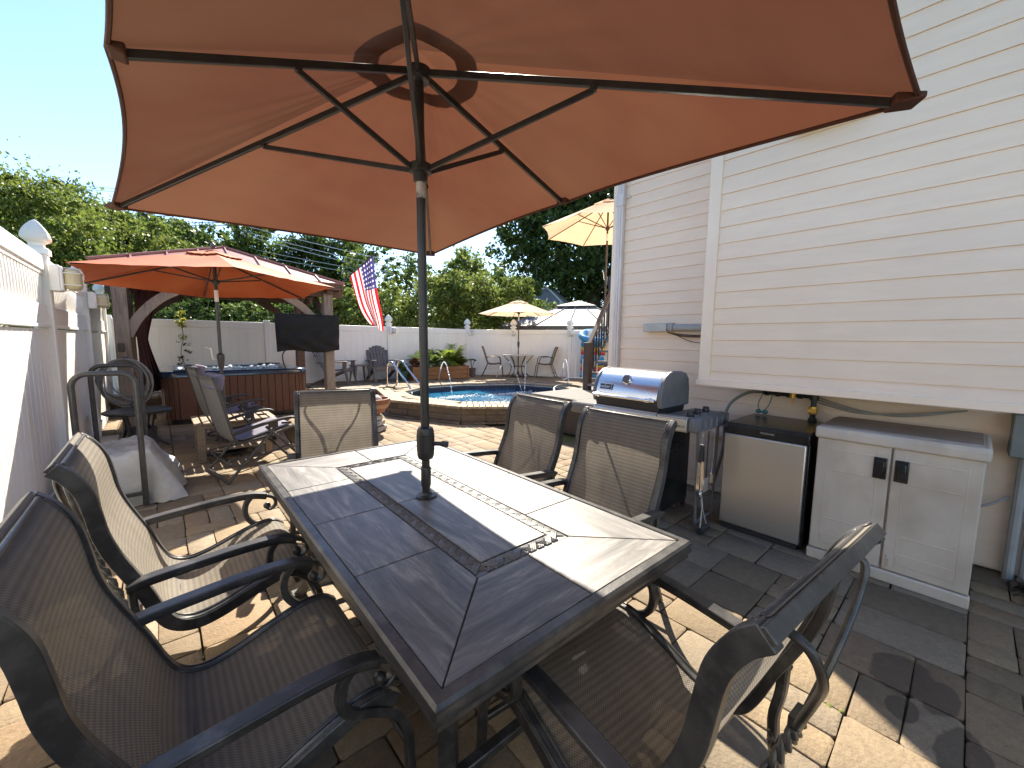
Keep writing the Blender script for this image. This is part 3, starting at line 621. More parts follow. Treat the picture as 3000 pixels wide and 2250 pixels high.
mb=MB().tube(spline([(3.87,1.16,1.03),(3.86,1.19,.93),(3.86,1.16,.87),(3.86,1.11,.93),(3.87,1.09,1.03)],6),.004,6); mb.sphere((3.86,1.185,.87),.024,8,6,(1,1,.8)); mb.sphere((3.86,1.135,.87),.024,8,6,(1,1,.8)); obj('dust_cap',mb,'teal',T)
mb=MB()
for k in range(3): mb.tube(spline([(3.93,.80,1.03-.02*k),(3.92,.55,.965-.012*k),(3.92,.3,.95+.008*k),(3.93,.0,1.03)],7),.006,6)
tag(obj('slack_cable',mb,'pvc_grey'),'slack grey cables looping under the bay beside the gas valve','cable')
T=thing('meter_box','grey green utility meter box on the wall at the right edge with conduits below','meter box',(3.9,-.32,.9))
mb=MB().box((3.90,-.335,.92),(.18,.30,.26)); obj('cabinet',mb,'meter_grey',T,bevel=.008)
for y in (-.255,-.32,-.385):
    mb=MB().tube([(3.91,y,.8),(3.91,y,0)],.026,10); obj('conduit',mb,'pvc_grey',T)
mb=MB().tube(spline([(3.93,-.22,.52),(3.9,-.12,.44),(3.94,.0,.38),(3.95,.1,.36)],6),.008,6); tag(obj('ground_wire',mb,'pvc_grey'),'grey wire curving low on the siding behind the storage cabinet','wire')
# ================================================================ WHITE VINYL FENCES
def finial(mb,x,y,z):
    def sq(s0,s1,a,b_):
        mb.add([(x+i*s0,y+j*s0,a) for i,j in ((-1,-1),(1,-1),(1,1),(-1,1))]+[(x+i*s1,y+j*s1,b_) for i,j in ((-1,-1),(1,-1),(1,1),(-1,1))],[(3,2,1,0),(4,5,6,7)]+[(k,(k+1)%4,4+(k+1)%4,4+k) for k in range(4)])
    sq(.075,.075,z,z+.05); sq(.06,.045,z+.051,z+.075); sq(.045,.05,z+.075,z+.10)
    prof=[(p.x,p.z) for p in spline([(.052,0,.10),(.080,0,.122),(.084,0,.145),(.076,0,.185),(.055,0,.232),(.026,0,.275),(.003,0,.298)],4)]
    for (a,za),(b_,zb) in zip(prof,prof[1:]): sq(a,b_,z+za,z+zb)
def post_lamp(x,y,z,dx,dy,cream,label,group,s=1):
    t=thing('fence_lamp',label,'lamp',(x,y,z),math.atan2(dy,dx),group,world=False)
    mb=MB().box((.03*s,0,0),(.06*s,.145*s,.20*s)); mb.box((.065*s,0,0),(.02*s,.135*s,.185*s)); obj('housing',mb,'vinyl',t,bevel=.016*s,segs=3)
    mb=MB().box((.12*s,0,0),(.10*s,.115*s,.165*s)); obj('lens',mb,'lens' if cream else 'lens_white',t,bevel=.04*s,segs=4)
    mb=MB()
    for zz in (-.045,.045): mb.tube([(.075*s,-.062*s,zz*s),(.165*s,-.06*s,zz*s),(.176*s,-.04*s,zz*s),(.176*s,.04*s,zz*s),(.165*s,.06*s,zz*s),(.075*s,.062*s,zz*s)],.0035*s,5)
    mb.tube([(.075*s,0,.088*s),(.165*s,0,.086*s),(.176*s,0,.06*s),(.176*s,0,-.06*s),(.165*s,0,-.086*s),(.075*s,0,-.088*s)],.0035*s,5); obj('guard',mb,'vinyl',t)
FXX=-.74
F=thing('side_fence','tall white vinyl fence with a spindle top along the left side','fence',(FXX,5.5,0))
PY=[3.0,5.50,8.15,10.75]
mb=MB()
for a,b_ in zip([-2.5]+PY,PY):
    y0,y1=a+.06,b_-.06; k=round((y1-y0)/.152); s=(y1-y0)/k
    mb=MB()
    for i in range(k): mb.box((FXX,y0+(i+.5)*s,.80),(.034,s-.003,1.40))
    for zz,hh in ((.08,.15),(1.61,.20)): mb.box((FXX,(y0+y1)/2,zz),(.062,y1-y0,hh))
    mb.box((FXX+.033,(y0+y1)/2,1.525),(.02,y1-y0,.03))
    obj('panel',mb,'vinyl',F,bevel=.005,segs=1)
mb=MB()
for a,b_ in zip([-2.5]+PY,PY):
    y0,y1=a+.06,b_-.06; mb=MB(); mb.box((FXX,(y0+y1)/2,2.07),(.075,y1-y0,.13)); mb.box((FXX,(y0+y1)/2,1.99),(.05,y1-y0,.04))
    obj('top_rail',mb,'vinyl',F,bevel=.008)
mb=MB()
for a,b_ in zip([-2.5]+PY,PY):
    y0,y1=a+.06,b_-.06; k=int((y1-y0)/.085)
    mb=MB()
    for i in range(k): mb.box((FXX,y0+(i+.5)*(y1-y0)/k,1.845),(.036,.036,.28))
    obj('spindle_row',mb,'vinyl',F,bevel=.006,segs=1)
for y in PY:
    p=obj('post',MB().box((FXX,y,1.075),(.125,.125,2.15)),'vinyl',F,bevel=.012)
    mb=MB(); finial(mb,FXX,y,2.15); obj('finial',mb,'vinyl',p,bevel=.004,segs=1)
post_lamp(FXX+.063,5.47,1.95,1,0,True,'white lamp with cream lens on the nearest left fence post','lamps on the fence posts',1.15)
post_lamp(FXX+.063,8.13,1.93,1,0,True,'white lamp with cream lens half hidden by the left tip of the orange umbrella','lamps on the fence posts',1.15)
BF=thing('pool_fence','white vinyl privacy fence around the pool with pointed post caps','fence',(5,11.2,0))
BP=[(-.70,11.2),(2.0,11.2),(5.06,11.2),(7.78,11.16),(8.98,10.2),(9.98,8.6),(11.0,6.7),(12.2,4.6)]
ZT=1.80
XZ=.28
for a,b_ in zip(BP,BP[1:]):
    pm=MB(); rm=MB(); rb_=MB(); a=V((*a,0)); b_=V((*b_,0)); d=b_-a; L_=d.length; d/=L_; ang=math.atan2(d.y,d.x); k=round((L_-.13)/.17); s=(L_-.13)/k
    for i in range(k):
        c=a+d*(.065+(i+.5)*s); pm.box((c.x,c.y,(XZ+ZT)/2),(s-.0012,.036,ZT-XZ-.1),ang)
    c=(a+b_)/2
    rm.box((c.x,c.y,ZT-.075),(L_-.13,.06,.15),ang); rb_.box((c.x,c.y,XZ+.07),(L_-.13,.06,.14),ang)
    obj('panel',pm,'vinyl',BF,bevel=.002,segs=1); obj('top_rail',rm,'vinyl',BF,bevel=.008); obj('bottom_rail',rb_,'vinyl',BF,bevel=.008)
for i,(x,y) in enumerate(BP):
    d=V((BP[min(i+1,7)][0]-BP[max(i-1,0)][0],BP[min(i+1,7)][1]-BP[max(i-1,0)][1])); an=math.atan2(d.y,d.x)
    p=obj('post',MB().box((x,y,(XZ+ZT+.05)/2),(.125,.125,ZT+.05-XZ),an),'vinyl',BF,bevel=.01)
    if i>1: mb=MB(); finial(mb,x,y,ZT+.05); obj('finial',mb,'vinyl',p,bevel=.004,segs=1)
for i,lb in ((2,'white fence lamp on the post behind the grey adirondack chair'),(3,'white fence lamp on the post right of the cedar planter'),(4,'pale lamp on the fence corner post behind the bistro umbrella pole'),(5,'white fence lamp on the post left of the hanging pool floats')):
    x,y=BP[i]; dx,dy=(.5,-.85) if i<4 else (-.6,-.8); post_lamp(x+dx*.07,y+dy*.07,ZT-.10,dx,dy,False,lb,'lamps on the fence posts')
# dry and yellow vine creeping down the back fence
T=thing('vine','thin vine hanging on the fence behind the hot tub, yellow above and withered below','vine',(.40,11.1,1.2))
mb=MB(); r=random.Random(3); vx=.42
pts=[(vx+r.uniform(-.04,.04),11.13,z) for z in (2.25,2.0,1.8,1.6,1.4,1.2,1.0,.8)]; mb.tube(spline(pts,4),.006,5); obj('stem',mb,'leaf_dry',T)
leaves('green_leaves',[(vx,11.11,1.9-.13*k,.06,.03,.10) for k in range(4)],90,.075,'leaf_yellow',T,2,cl=10,spread=.9)
leaves('withered_leaves',[(vx+.05*math.sin(k),11.11,1.33-.12*k,.07,.03,.09) for k in range(5)],80,.06,'leaf_dry',T,4,cl=10,spread=.9)
# ================================================================ DINING TABLE
TC=V((.908,1.617,0)); TRZ=-R(.715); TZ=.73
T=thing('dining_table','large patio dining table with grey tile top and a woven border','table',TC,TRZ,world=False)
HW,HL,IW,IL=.53,.995,.495,.957
def rim(prof,mb):            # mitred frame: prof = (outset from inner edge, z)
    n=len(prof); vs=[]
    for sx,sy in ((-1,-1),(1,-1),(1,1),(-1,1)):
        for d,z in prof: vs.append((sx*(IW+d),sy*(IL+d),z))
    fs=[(k*n+i,k*n+(i+1)%n,((k+1)%4)*n+(i+1)%n,((k+1)%4)*n+i) for k in range(4) for i in range(n)]
    mb.add(vs,fs)
mb=MB(); rim([(0,TZ-.035),(0,TZ-.001),(.004,TZ+.003),(.028,TZ+.001),(.036,TZ-.006),(.036,TZ-.013),(.031,TZ-.016),(.035,TZ-.030),(.033,TZ-.044),(.026,TZ-.048),(.028,TZ-.062),(.022,TZ-.068),(.006,TZ-.068)],mb)
obj('rim',mb,'frame_metal',T,smooth=30)
mb=MB().box((0,0,TZ-.016),(2*IW,2*IL,.022)); obj('grout_bed',mb,'grout',T,smooth=0)
mb=MB(); r=random.Random(1)
def tile(poly,along):        # poly in table plane; UV v follows 'along'
    g=.0022; n=len(poly); cx=sum(p[0] for p in poly)/n; cy=sum(p[1] for p in poly)/n
    P=offs(poly,g) if inside(poly,*offs(poly,g)[0]) else offs(poly,-g)
    ox,oy=r.uniform(0,20),r.uniform(0,20)
    uv=[((p[0]+ox,p[1]+oy) if along=='y' else (p[1]+ox,p[0]+oy)) for p in P]
    vs=[(p[0],p[1],TZ) for p in P]+[(p[0],p[1],TZ-.009) for p in P]
    mb.add(vs,[tuple(range(n))]+[(i,(i+1)%n,n+(i+1)%n,n+i) for i in range(n)],uv+uv)
ox_,oy_,ix_,iy_=.206,.68,.15,.618
for sx in (-1,1):
    X=lambda v:sx*v
    tile([(X(IW),-IL),(X(ox_),-oy_),(X(ox_),-.442),(X(IW),-.442)],'y'); tile([(X(IW),-.442),(X(ox_),-.442),(X(ox_),0),(X(IW),0)],'y')
    tile([(X(IW),0),(X(ox_),0),(X(ox_),.450),(X(IW),.450)],'y'); tile([(X(IW),.450),(X(ox_),.450),(X(ox_),oy_),(X(IW),IL)],'y')
for sy in (-1,1):
    tile([(-IW,sy*IL),(-ox_,sy*oy_),(0,sy*oy_),(0,sy*IL)],'x'); tile([(IW,sy*IL),(ox_,sy*oy_),(0,sy*oy_),(0,sy*IL)],'x')
for y0,y1 in ((-iy_,0),(0,iy_)): tile([(-ix_,y0),(ix_,y0),(ix_,y1),(-ix_,y1)],'y')
obj('tile_top',mb,'tile',T,bevel=.0018,segs=1)
mb=MB()                      # woven border: small crossing strands on a thin backing
for sx in (-1,1): mb.box((sx*.178,0,TZ-.0075),(.052,1.352,.006))
for sy in (-1,1): mb.box((0,sy*.649,TZ-.0076),(.30,.056,.006))
def weave(c,d,L_,wd):
    d=V(d); s=V((-d.y,d.x,0)); c=V(c); k=int(L_/.034)
    for i in range(k):
        p=c+d*(-L_/2+(i+.5)*L_/k)
        for q,(a,b_) in enumerate(((-.5,.5),(.5,-.5))):
            for off in (-.009,0,.009):
                e=d*off
                A=p+s*(wd*.46*a*2)+d*(-.019)+e; B=p+s*(wd*.46*b_*2)+d*.019+e
                Mx=(A+B)/2; z=.0015+(.002 if (i+q)%2 else 0)
                A.z=B.z=TZ-.005; Mx.z=TZ-.005+z*1.6
                mb.tube([A,Mx,B],.0058,5)
for sx in (-1,1): weave((sx*.178,0,0),(0,1,0),1.30,.05)
for sy in (-1,1): weave((0,sy*.649,0),(1,0,0),.30,.05)
obj('woven_border',mb,'weave_tile',T)
mb=MB().box((0,0,TZ-.075),(2*IW-.06,.05,.04)); mb.box((0,.6,TZ-.075),(2*IW-.06,.05,.04)); mb.box((0,-.6,TZ-.075),(2*IW-.06,.05,.04)); mb.box((0,0,TZ-.077),(.06,1.3,.034)); obj('underframe',mb,'frame_metal',T,bevel=.004,segs=1)
for sx in (-1,1):
    for sy in (-1,1):
        mb=MB(); pts=spline([(sx*.36,sy*.74,TZ-.06),(sx*.35,sy*.73,.5),(sx*.33,sy*.71,.25),(sx*.35,sy*.73,.10),(sx*.40,sy*.78,.0)],6)
        mb.ribbon(pts,(sx,-sy,0),.05,.05); mb.box((sx*.40,sy*.78,.012),(.07,.07,.022)); obj('leg',mb,'frame_metal',T,bevel=.004,segs=1)
mb=MB()
for sy in (-1,1): mb.bar((-.35,sy*.73,.18),(.35,sy*.73,.18),.035,.03)
mb.bar((0,-.73,.18),(0,.73,.18),.035,.03); mb.lathe([(.16,0),(.16,.012),(.05,.03),(.03,.10)],(-.015,-.008,.165),16); obj('stretcher',mb,'frame_metal',T,bevel=.003,segs=1)
# ================================================================ DINING CHAIRS (x right, y forward, seat middle at the origin)
PROF=[(-.388,1.022),(-.352,.985),(-.318,.92),(-.302,.84),(-.290,.765),(-.268,.69),(-.232,.605),(-.192,.515),(-.157,.42),(-.118,.355),(-.055,.325),(.03,.335),(.15,.378),(.26,.412),(.335,.412),(.375,.385)]
PS=spline([(0,y,z) for y,z in PROF],5)
def make_chair():
    t=thing('dining_chair','chair','chair',world=False)
    mb=MB()
    for s in (-1,1):
        mb.ribbon([(s*.292,p.y,p.z-.012) for p in PS],(1,0,0),.030,.046)
        mb.tube([(s*.272,p.y,p.z+.012) for p in PS[4:]],.008,6)
        mb.tube([(s*.297,p.y,p.z+.011) for p in PS[4:]],.006,6)
    mb.ribbon([(0,PROF[0][0]-.006,PROF[0][1]-.004),(0,PROF[0][0]+.014,PROF[0][1]-.024),(0,PROF[0][0]+.030,PROF[0][1]-.042)],(1,0,0),.612,.030)
    mb.tube([(-.265,PROF[0][0]+.022,PROF[0][1]-.008),(.265,PROF[0][0]+.022,PROF[0][1]-.008)],.008,6)
    mb.bar((-.285,.368,.383),(.285,.368,.383),.030,.022); mb.bar((-.285,-.10,.318),(.285,-.10,.318),.030,.025); mb.bar((-.29,.20,.36),(.29,.20,.36),.02,.02)
    obj('seat_frame',mb,'frame_metal',t,bevel=.005,segs=2)
    ac=[0]
    for a,b_ in zip(PS,PS[1:]): ac.append(ac[-1]+(b_-a).length)
    def sl(u,v):
        d=v*ac[-1]; i=max(k for k in range(len(ac)) if ac[k]<=d+1e-9); i=min(i,len(PS)-2); f=(d-ac[i])/(ac[i+1]-ac[i]); p=PS[i].lerp(PS[i+1],f)
        q=(PS[i+1]-PS[i]).normalized(); nrm=V((0,-q.z,q.y)); sag=.016*math.sin(PI*u)*math.sin(PI*min(1,v*1.02))
        return V(((u-.5)*.548,p.y,p.z))+nrm*(.010-sag)
    obj('sling',MB().grid(sl,10,54),'sling',t,smooth=80,recalc=False)
    for s in (-1,1):
        a=spline([(s*.318,-.238,.548),(s*.322,-.17,.562),(s*.325,-.03,.574),(s*.325,.12,.584),(s*.325,.24,.582),(s*.325,.315,.562)],5)
        mb=MB().ribbon(a,(1,0,0),.050,.022)
        mb.ribbon([p+V((0,0,-.017)) for p in a],(1,0,0),.026,.018)
        sc=spline([(s*.325,.312,.562),(s*.325,.352,.535),(s*.325,.358,.495),(s*.325,.33,.475),(s*.325,.308,.49)],6)
        mb.ribbon(sc,(1,0,0),.034,[.018-.009*i/24 for i in range(25)]); mb.sphere((s*.325,.316,.498),.019,10,8)
        obj('armrest',mb,'frame_metal',t,bevel=.006,segs=2)
        lg=spline([(s*.322,.245,.575),(s*.322,.215,.53),(s*.318,.212,.47),(s*.31,.245,.42),(s*.305,.31,.385),(s*.303,.375,.33),(s*.302,.41,.25),(s*.302,.415,.16),(s*.302,.425,.07),(s*.302,.45,.0)],4)
        mb=MB().ribbon(lg,(1,0,0),.032,.026); obj('leg',mb,'frame_metal',t,bevel=.005,segs=1)
        lg=spline([(s*.306,-.225,.555),(s*.306,-.222,.46),(s*.304,-.21,.36),(s*.302,-.23,.22),(s*.302,-.275,.10),(s*.302,-.32,.0)],4)
        mb=MB().ribbon(lg,(1,0,0),.032,.026); obj('leg',mb,'frame_metal',t,bevel=.005,segs=1)
    for y_ in (-.235,.415): obj('stretcher',MB().bar((-.3,y_,.20),(.3,y_,.20),.022,.022),'frame_metal',t,bevel=.004,segs=1)
    mb=MB()
    for s in (-1,1):     # back brace: two bowed bars that meet behind the sling and run on as twisted rods
        up=spline([(s*.20,-.372,.975),(s*.20,-.392-.023*(s<0),.955),(s*.16,-.392-.033*(s<0),.885),(s*.075,-.38-.015*(s<0),.78),(s*.020,-.355,.66)],6); mb.tube(up,.009,8)
        lo=spline([(s*.020,-.355,.66),(s*.045,-.325,.56),(s*.13,-.27,.44),(s*.285,-.215,.33)],9)
        mb.tube(lo,.0065,6)
        for ph in (0,PI):
            tw=[]
            for i,p in enumerate(lo):
                tw.append(p+V((math.cos(i*1.15+ph),.6*math.sin(i*1.15+ph),math.sin(i*1.15+ph)))*.009)
            mb.tube(tw,.0075,6)
    mb.box((0,-.352,.665),(.055,.022,.032)); obj('back_brace',mb,'frame_metal',t,bevel=.003,segs=1)
    return t
ch=make_chair(); G='sling dining chairs around the tiled table'
ch.location=(.10,1.352,0); ch.rotation_euler.z=-PI/2; ch['label']='nearest sling chair at the left of the table, cut off by the picture edge'; ch['group']=G
dup(ch,(.10,2.255,0),-PI/2,'sling chair half in sun at the left, its back against the tarp and white fence',G)
dup(ch,(.99,3.10,0),R(164),'sling chair at the far end of the table with back toward the hot tub',G)
dup(ch,(1.795,2.165,0),R(86.5),'sling chair on the house side of the table, the one nearer the pool',G)
dup(ch,(1.722,1.345,0),R(90.5),'sling chair in front of the gas grill on the house side of the table',G)
dup(ch,(1.00,.528,0),R(-5),'sling chair at the near end of the table, seen from behind its backrest',G)
# ================================================================ TERRACOTTA UMBRELLA OVER THE TABLE
U0=V((.893,1.609,0))
U=thing('patio_umbrella','large rectangular terracotta umbrella standing through the tiled dining table','umbrella',U0)
tilt=lambda z:V((.893-.010*(z-.73)/1.8,1.609+.006*(z-.73)/1.8,z))
AP=tilt(2.60)
RIM=[V((-.055,1.69,2.262)),V((-.15,3.40,2.2)),V((1.88,3.26,2.2)),V((1.855,1.66,2.262)),V((1.80,.18,2.2)),V((-.12,.02,2.2))]
mb=MB().tube([tilt(.05),tilt(1.0)],.0185,14).tube([tilt(1.0),tilt(2.06)],.0195,14).tube([tilt(2.11),tilt(2.57)],.0195,14); obj('pole',mb,'pole_black',U)
obj('base',MB().lathe([(.235,0),(.24,.02),(.22,.05),(.08,.075),(.035,.10),(.03,.30),(.0,.30)],(.893,1.609,0),28),'black_metal',U)
obj('sticker_sleeve',MB().tube([tilt(2.045),tilt(2.125)],.0205,14),'tape',U)
obj('table_flange',MB().lathe([(.048,.731),(.048,.737),(.030,.742),(.024,.752),(.0215,.752)],(.893,1.609,0),20),'pole_black',U)
mb=MB().lathe([(.0215,.78),(.023,.79),(.023,.865),(.0205,.87)],(.8925,1.609,0),16); obj('collar',mb,'pole_black',U)
mb=MB().lathe([(.022,.905),(.033,.912),(.0385,.928),(.0385,.948),(.0405,.949),(.0405,1.02),(.0385,1.021),(.0385,1.035),(.033,1.052),(.022,1.058)],(.892,1.609,0),20); ck=obj('crank_housing',mb,'pole_black',U)
mb=MB().tube([(.925,1.60,.975),(.96,1.58,.972)],.010,8).tube([(.958,1.581,.973),(.985,1.565,.968)],.014,8); obj('crank_handle',mb,'dark_plastic',ck)
HUB=tilt(2.535); RUN=tilt(2.165)
mb=MB().lathe([(.02,-.03),(.042,-.025),(.05,.0),(.05,.02),(.02,.035)],HUB,16); obj('hub',mb,'pole_black',U)
mb=MB().lathe([(.021,-.055),(.03,-.05),(.03,-.02),(.046,-.015),(.046,.018),(.024,.022)],RUN,16); obj('runner',mb,'pole_black',U)
for k,p in enumerate(RIM):
    d=(p-HUB); e=d.normalized(); hs=V((e.x,e.y,0)).normalized()
    a=HUB+hs*.045; tip=p-d*.035+V((0,0,-.018))
    mb=MB().bar(a,tip,.016,.026); rb=obj('rib',mb,'pole_black',U,bevel=.002,segs=1)
    f=.47 if k in (0,3) else .42; q=a.lerp(tip,f)+V((0,0,-.022)); hs2=V((q.x-RUN.x,q.y-RUN.y,0)).normalized()
    mb=MB().bar(RUN+hs2*.042,q,.014,.020); mb.box(q+V((0,0,.012)),(.022,.022,.034),math.atan2(hs2.y,hs2.x)); mb.sphere(q+hs2.cross(V((0,0,1)))*.012+V((0,0,.008)),.005,8,6); obj('strut',mb,'pole_black',rb,bevel=.0015,segs=1)
    c=p-d*.02+V((0,0,-.022)); pk=MB().bar(p-d*.045+V((0,0,-.018)),p+V((0,0,-.006)),.065,.034,w2=.075,h2=.02); obj('rib_pocket',pk,'terracotta_cloth',U,bevel=.006)
def canopy(r0,r1,lift,nu,nt,ins):
    mb=MB()
    for k in range(6):
        A,B=RIM[k],RIM[(k+1)%6]; chord=(B-A).length
        def fn(u,t):
            p=A.lerp(B,t); c=V((AP.x,AP.y,p.z)); mid=4*t*(1-t); D_=(p-c).length; s0=r0/D_; s1=r1/D_ if r1 else 1.0; s=s0+(s1-s0)*u
            inn=(c-p); p=p+inn.normalized()*ins*chord*mid*s
            q=AP.lerp(p,s); q.z+=lift(s)-.012*mid*math.sin(PI*s)+.0022*math.sin(37*t+5*k+7*s)*math.sin(PI*s)*mid+.0045*math.sin(52*t+9*s+3*k+2*math.sin(11*t+k))*mid*max(0,s-.08)*math.exp(-4.5*s)*4
            return q
        mb.grid(fn,nu,nt)
    bm=bmesh.new(); return mb
mb=canopy(.16,None,lambda s:0,22,22,.035); o=obj('canopy',mb,'terracotta_cloth',U,smooth=60,recalc=False)
mb=canopy(.0,.245,lambda s:.03-.02*s,10,12,.0); obj('vent_cap',mb,'terracotta_cloth',U,smooth=60,recalc=False)
# rolled hem with a short flap on the sun side
mb=MB()
for k in range(6):
    A,B=RIM[k],RIM[(k+1)%6]; ch_=(B-A).length; pts=[]
    for i in range(23):
        t=i/22; p=A.lerp(B,t); inn=V((AP.x,AP.y,p.z))-p; pts.append(p+inn.normalized()*.035*ch_*4*t*(1-t)+V((0,0,-.004)))
    mb.tube(pts,.007,6,flat=1)
obj('hem',mb,'terracotta_cloth',U)
# ================================================================ GRILL, FRIDGE, CABINET
T=thing('gas_grill','stainless gas grill with closed rounded lid standing against the house wall','grill',(3.2,1.9,0))
prof=[(2.905,.985),(2.915,1.05),(2.945,1.125),(2.985,1.175),(3.04,1.205),(3.12,1.218),(3.22,1.212),(3.30,1.195),(3.345,1.15),(3.365,1.06),(3.365,.985)]
mb=MB().extr(prof,'y',1.605,2.185); lid=obj('lid',mb,'steel',T,smooth=25,bevel=.004)
for y0,y1 in ((1.565,1.604),(2.186,2.222)):
    mb=MB().extr([(x-(.004 if x<3.2 else -.006),z+.004) for x,z in prof]+[(3.375,.93),(2.92,.93)],'y',y0,y1); obj('lid_end',mb,'grey_plastic',lid,bevel=.010,segs=3)
mb=MB()
for i in range(3): mb.tube([(2.868,1.60,.993),(2.868,2.19,.993)],.0125,12)
for y in (1.66,2.13): mb.tube([(2.91,y,.995),(2.868,y,.993)],.013,8); mb.lathe([(.017,-.02),(.017,.02)],(2.868,y,.993),10,V((0,1,0)))
mb=MB().tube([(2.868,1.60,.993),(2.868,2.19,.993)],.0125,12)
for y in (1.66,2.13): mb.tube([(2.915,y,1.0),(2.868,y,.993)],.012,8); mb.lathe([(.018,-.02),(.018,.02)],(2.868,y,.993),12,V((0,1,0)))
obj('handle',mb,'chrome',lid)
nrm=V((-.94,0,.34)).normalized()
gc=V((2.955,1.90,1.135)); mb=MB().lathe([(.036,0),(.042,.006),(.042,.020),(.034,.026),(.034,.022)],gc,24,nrm); g_=obj('thermometer',mb,'chrome',lid); mb=MB().lathe([(.033,.0215),(.033,.0235)],gc,24,nrm); mb.bar(gc+nrm*.025+V((0,-.02,-.012)),gc+nrm*.025+V((0,.015,.01)),.004,.002,up=nrm); obj('dial',mb,'adir',g_)
bc=V((2.919,2.085,1.062)); up_=V((.30,0,.95)).normalized(); n2=V((-.95,0,.30)).normalized()
rt=Matrix((V((0,-1,0)),up_,n2)).transposed(); mb=MB().box(bc+n2*.004,(.125,.05,.008),rot=rt); bd=obj('badge',mb,'dark_plastic',lid,bevel=.006,segs=3)
mb=MB(); 
for a,b_,c,d in ((-.06,.024,.12,.003),(-.06,-.024,.12,.003)): mb.box(bc+n2*.009+up_*b_,(c,d,.002),rot=rt)
for sx in (-1,1): mb.box(bc+n2*.009+V((0,-1,0))*sx*.0605,(.003,.048,.002),rot=rt)
obj('badge_edge',mb,'silver_ink',lid)
text('lettering','weber',.042,bc+n2*.009+V((0,.008,0)),(0,-1,0),up_,'silver_ink',bd,.001)
mb=MB().box((3.14,1.893,.915),(.46,.62,.14),taper=.93); obj('firebox',mb,'dark_plastic',T,bevel=.012)
mb=MB()
mb.box((3.21,2.35,.872),(.56,.25,.030)); mb.extr([(2.93,.889),(2.915,.872),(2.915,.80),(2.925,.785),(2.95,.785),(2.95,.889)],'y',2.205,2.475); obj('side_shelf',mb,'composite',T,bevel=.006)
mb=MB().extr([(2.908,.888),(2.896,.874),(2.896,.803),(2.906,.79),(2.92,.79),(2.92,.888)],'y',1.60,2.20); mb.box((2.93,1.9,.893),(.05,.60,.012)); obj('front_panel',mb,'steel_brushed',T,bevel=.005)
mb=MB().box((3.20,1.46,.868),(.54,.23,.040)); mb.box((3.20,1.33,.84),(.56,.055,.10)); mb.box((3.17,1.46,.82),(.50,.21,.08)); obj('control_shelf',mb,'grey_plastic',T,bevel=.016,segs=3)
mb=MB().extr([(2.915,.893),(2.903,.88),(2.903,.795),(2.912,.783),(2.93,.783),(2.93,.893)],'y',1.355,1.595); mb.box((2.935,1.475,.892),(.07,.235,.006)); obj('control_front',mb,'steel_brushed',T,bevel=.006)
text('lettering','GENESIS EP',.022,(2.9015,1.425,.825),(0,-1,0),(0,0,1),'grey_ink',T,.001,.2)
for x,y in ((3.0,1.375),(3.14,1.385),(3.30,1.39)):
    mb=MB().lathe([(.030,.889),(.030,.895)],(x,y,0),18); k_=obj('knob_bezel',mb,'chrome',T); mb=MB().lathe([(.022,.895),(.026,.90),(.027,.915),(.022,.93),(.010,.936),(0,.937)],(x,y,0),16); mb.box((x,y,.932),(.012,.045,.016)); obj('knob',mb,'dark_plastic',k_,bevel=.002,segs=1)
mb=MB()
for y in range(6): mb.tube([(2.97+.10*y,1.292,.79),(2.97+.10*y,1.292,.875)],.016,10)
mb.box((3.22,1.312,.835),(.58,.05,.095))
obj('tool_hook_rail',mb,'grey_plastic',T,bevel=.012,segs=3)
mb=MB().box((3.27,1.62,.42),(.50,.03,.74)); mb.box((3.27,2.16,.42),(.50,.03,.74)); mb.box((3.50,1.89,.42),(.03,.54,.74)); mb.box((3.25,1.89,.09),(.5,.54,.03)); obj('cabinet',mb,'black_gloss',T,bevel=.004,segs=1)
mb=MB()
for y in (1.76,2.03): mb.box((3.03,y,.42),(.02,.262,.70))
obj('cabinet_door',mb,'black_gloss',T,bevel=.004)
mb=MB()
for k in range(3):
    for q in range(3): mb.box((3.16+q*.11,1.603,.60-.025*k),(.085,.006,.009))
obj('louvre',mb,'pole_black',T)
for y in (1.62,2.16):
    for x in (3.05,3.48): mb=MB().lathe([(.03,-.012),(.03,.012)],(x,y,.03),12,V((0,1,0))); mb.box((x,y,.065),(.03,.035,.03)); obj('caster',mb,'dark_plastic',T)
mb=MB().tube([(3.06,1.335,.80),(3.10,1.335,.02)],.011,8); mb.tube([(3.42,1.335,.80),(3.40,1.335,.02)],.011,8); mb.tube([(3.10,1.335,.05),(3.40,1.335,.05)],.011,8); obj('shelf_leg',mb,'grey_plastic',T)
def hookring(mb,x,y,z): mb.tube([(x+.012*math.cos(a),y,z+.016*math.sin(a)) for a in [2*PI*i/12 for i in range(12)]],.0028,5,closed=True)
yy=1.28
T=thing('tongs','steel tongs with black grips hanging from the grill side shelf','tongs',(3.02,yy,.7)); mb=MB(); hookring(mb,3.02,yy,.765); mb.tube([(3.02,yy,.75),(3.02,yy,.70)],.004,6)
mb.ribbon(spline([(3.015,yy,.70),(2.985,yy,.50),(2.98,yy,.36),(3.0,yy,.30)],5),(0,1,0),.022,.004); mb.ribbon(spline([(3.025,yy,.70),(3.045,yy,.50),(3.05,yy,.36),(3.035,yy,.29)],5),(0,1,0),.022,.004); mb.sphere((3.04,yy,.295),.022,8,6,(1,.4,1.6)); obj('arms',mb,'steel',T)
mb=MB().ribbon([(3.012,yy,.69),(2.992,yy,.56)],(0,1,0),.024,.014); mb.ribbon([(3.028,yy,.69),(3.043,yy,.56)],(0,1,0),.024,.014); obj('grip',mb,'dark_plastic',T,bevel=.003)
